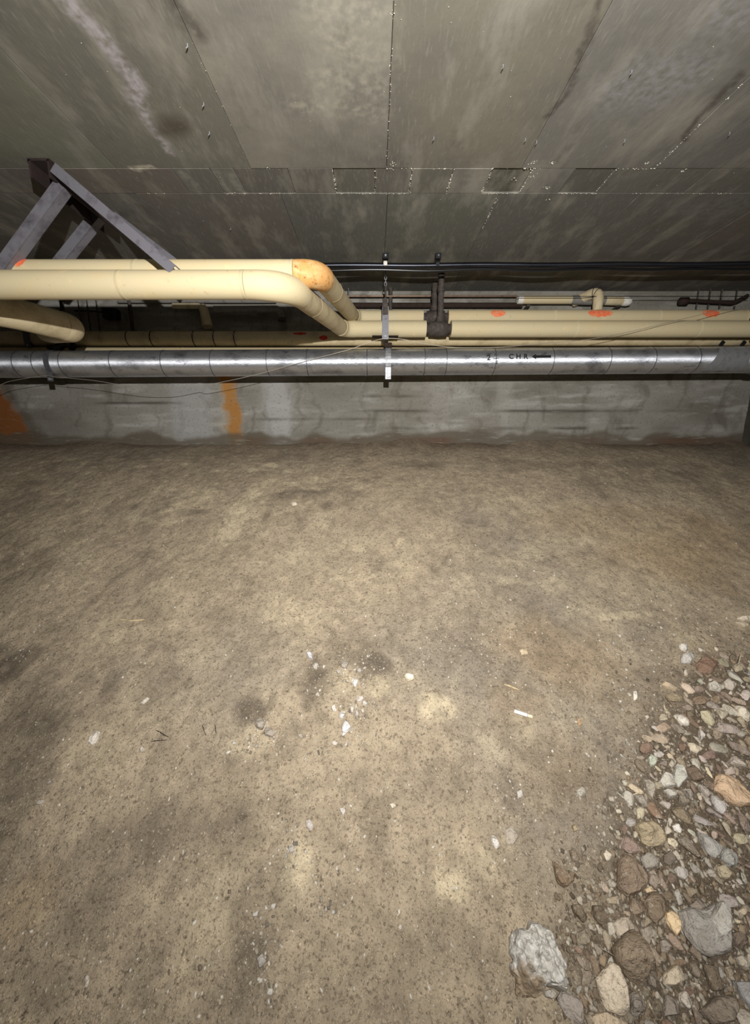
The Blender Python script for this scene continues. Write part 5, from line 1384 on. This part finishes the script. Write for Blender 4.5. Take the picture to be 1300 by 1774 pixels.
bits('small_rubble', x, y, s, pal[R.randint(0, 6, len(x))] * R.uniform(.85, 1.3, (len(x), 1)), M['pebble'], 9, 'thumbnail-sized broken stone packed between the larger stones at right', 'cub', sink=-.1)
# pale grit strewn over the dirt, denser along a few trails
def grit_density(a, b):
    d = np.full(a.shape, 0.10)
    for (cx_, cy_, rx, ry, q) in ((600, 1190, 70, 90, .8), (800, 1100, 120, 60, .6), (440, 1270, 60, 40, .6), (500, 1470, 30, 60, .6), (455, 1660, 30, 120, .6), (1000, 1250, 160, 160, .3), (1180, 1090, 120, 60, .7), (570, 1540, 40, 60, .5), (900, 1370, 40, 60, .3), (860, 1100, 40, 120, .5), (700, 1000, 300, 60, .2), (30, 1120, 60, 60, .3), (950, 850, 250, 30, .4), (880, 1200, 40, 60, .5)):
        d = np.maximum(d, q * np.exp(-((a - cx_) / rx) ** 2 - ((b - cy_) / ry) ** 2))
    return d
x, y = sample_px(34000, grit_density)
s = 0.0011 + 0.0038 * R.rand(len(x)) ** 3.0
pal = np.array([lin(c) for c in ((186, 176, 158), (166, 152, 130), (206, 198, 184), (140, 128, 108), (120, 108, 92))])
bits('grit', x, y, s, pal[R.randint(0, 5, len(x))], M['pebble'], 2, 'pale grit strewn over the dirt floor', 'ico')
def cluster_density(a, b):
    d = np.zeros(a.shape)
    for (cx_, cy_, rx, ry, q) in ((600, 1160, 55, 40, 1), (620, 1220, 30, 40, .7), (560, 1290, 40, 14, .7), (830, 1090, 50, 50, .6), (1080, 1180, 50, 90, .6), (1180, 1110, 80, 40, .8), (430, 1280, 50, 20, .7), (455, 1245, 24, 16, .8), (500, 1460, 16, 50, .6), (455, 1650, 14, 90, .7), (30, 1115, 40, 30, .5), (575, 1560, 24, 30, .5), (885, 1360, 20, 40, .4), (1100, 1330, 40, 80, .6), (1000, 845, 160, 14, .35), (930, 1000, 100, 30, .25)):
        d = np.maximum(d, q * np.exp(-((a - cx_) / rx) ** 2 - ((b - cy_) / ry) ** 2))
    return d
x, y = sample_px(26000, cluster_density)
s = 0.0014 + 0.0048 * R.rand(len(x)) ** 2.6
pal = np.array([lin(c) for c in ((172, 164, 150), (152, 142, 126), (196, 190, 180), (130, 120, 106), (112, 104, 94))])
bits('grit', x, y, s, pal[R.randint(0, 5, len(x))] * R.uniform(.8, 1.1, (len(x), 1)), M['pebble'], 12, 'grey chippings gathered in patches and trails on the dirt', 'cub', sink=.1)
# earth clods in the colour of the soil
x, y = sample_px(18000, lambda a, b: np.full(a.shape, .8) * np.clip((b - 900) / 500, .15, 1))
s = 0.0011 + 0.0030 * R.rand(len(x)) ** 2.5
c = soil_colour(x, y) * R.uniform(.95, 1.35, (len(x), 1))
bits('soil_clod', x, y, s, c, M['pebble'], 3, 'crumbs of earth lying on the dirt floor', 'ico', sink=.22)
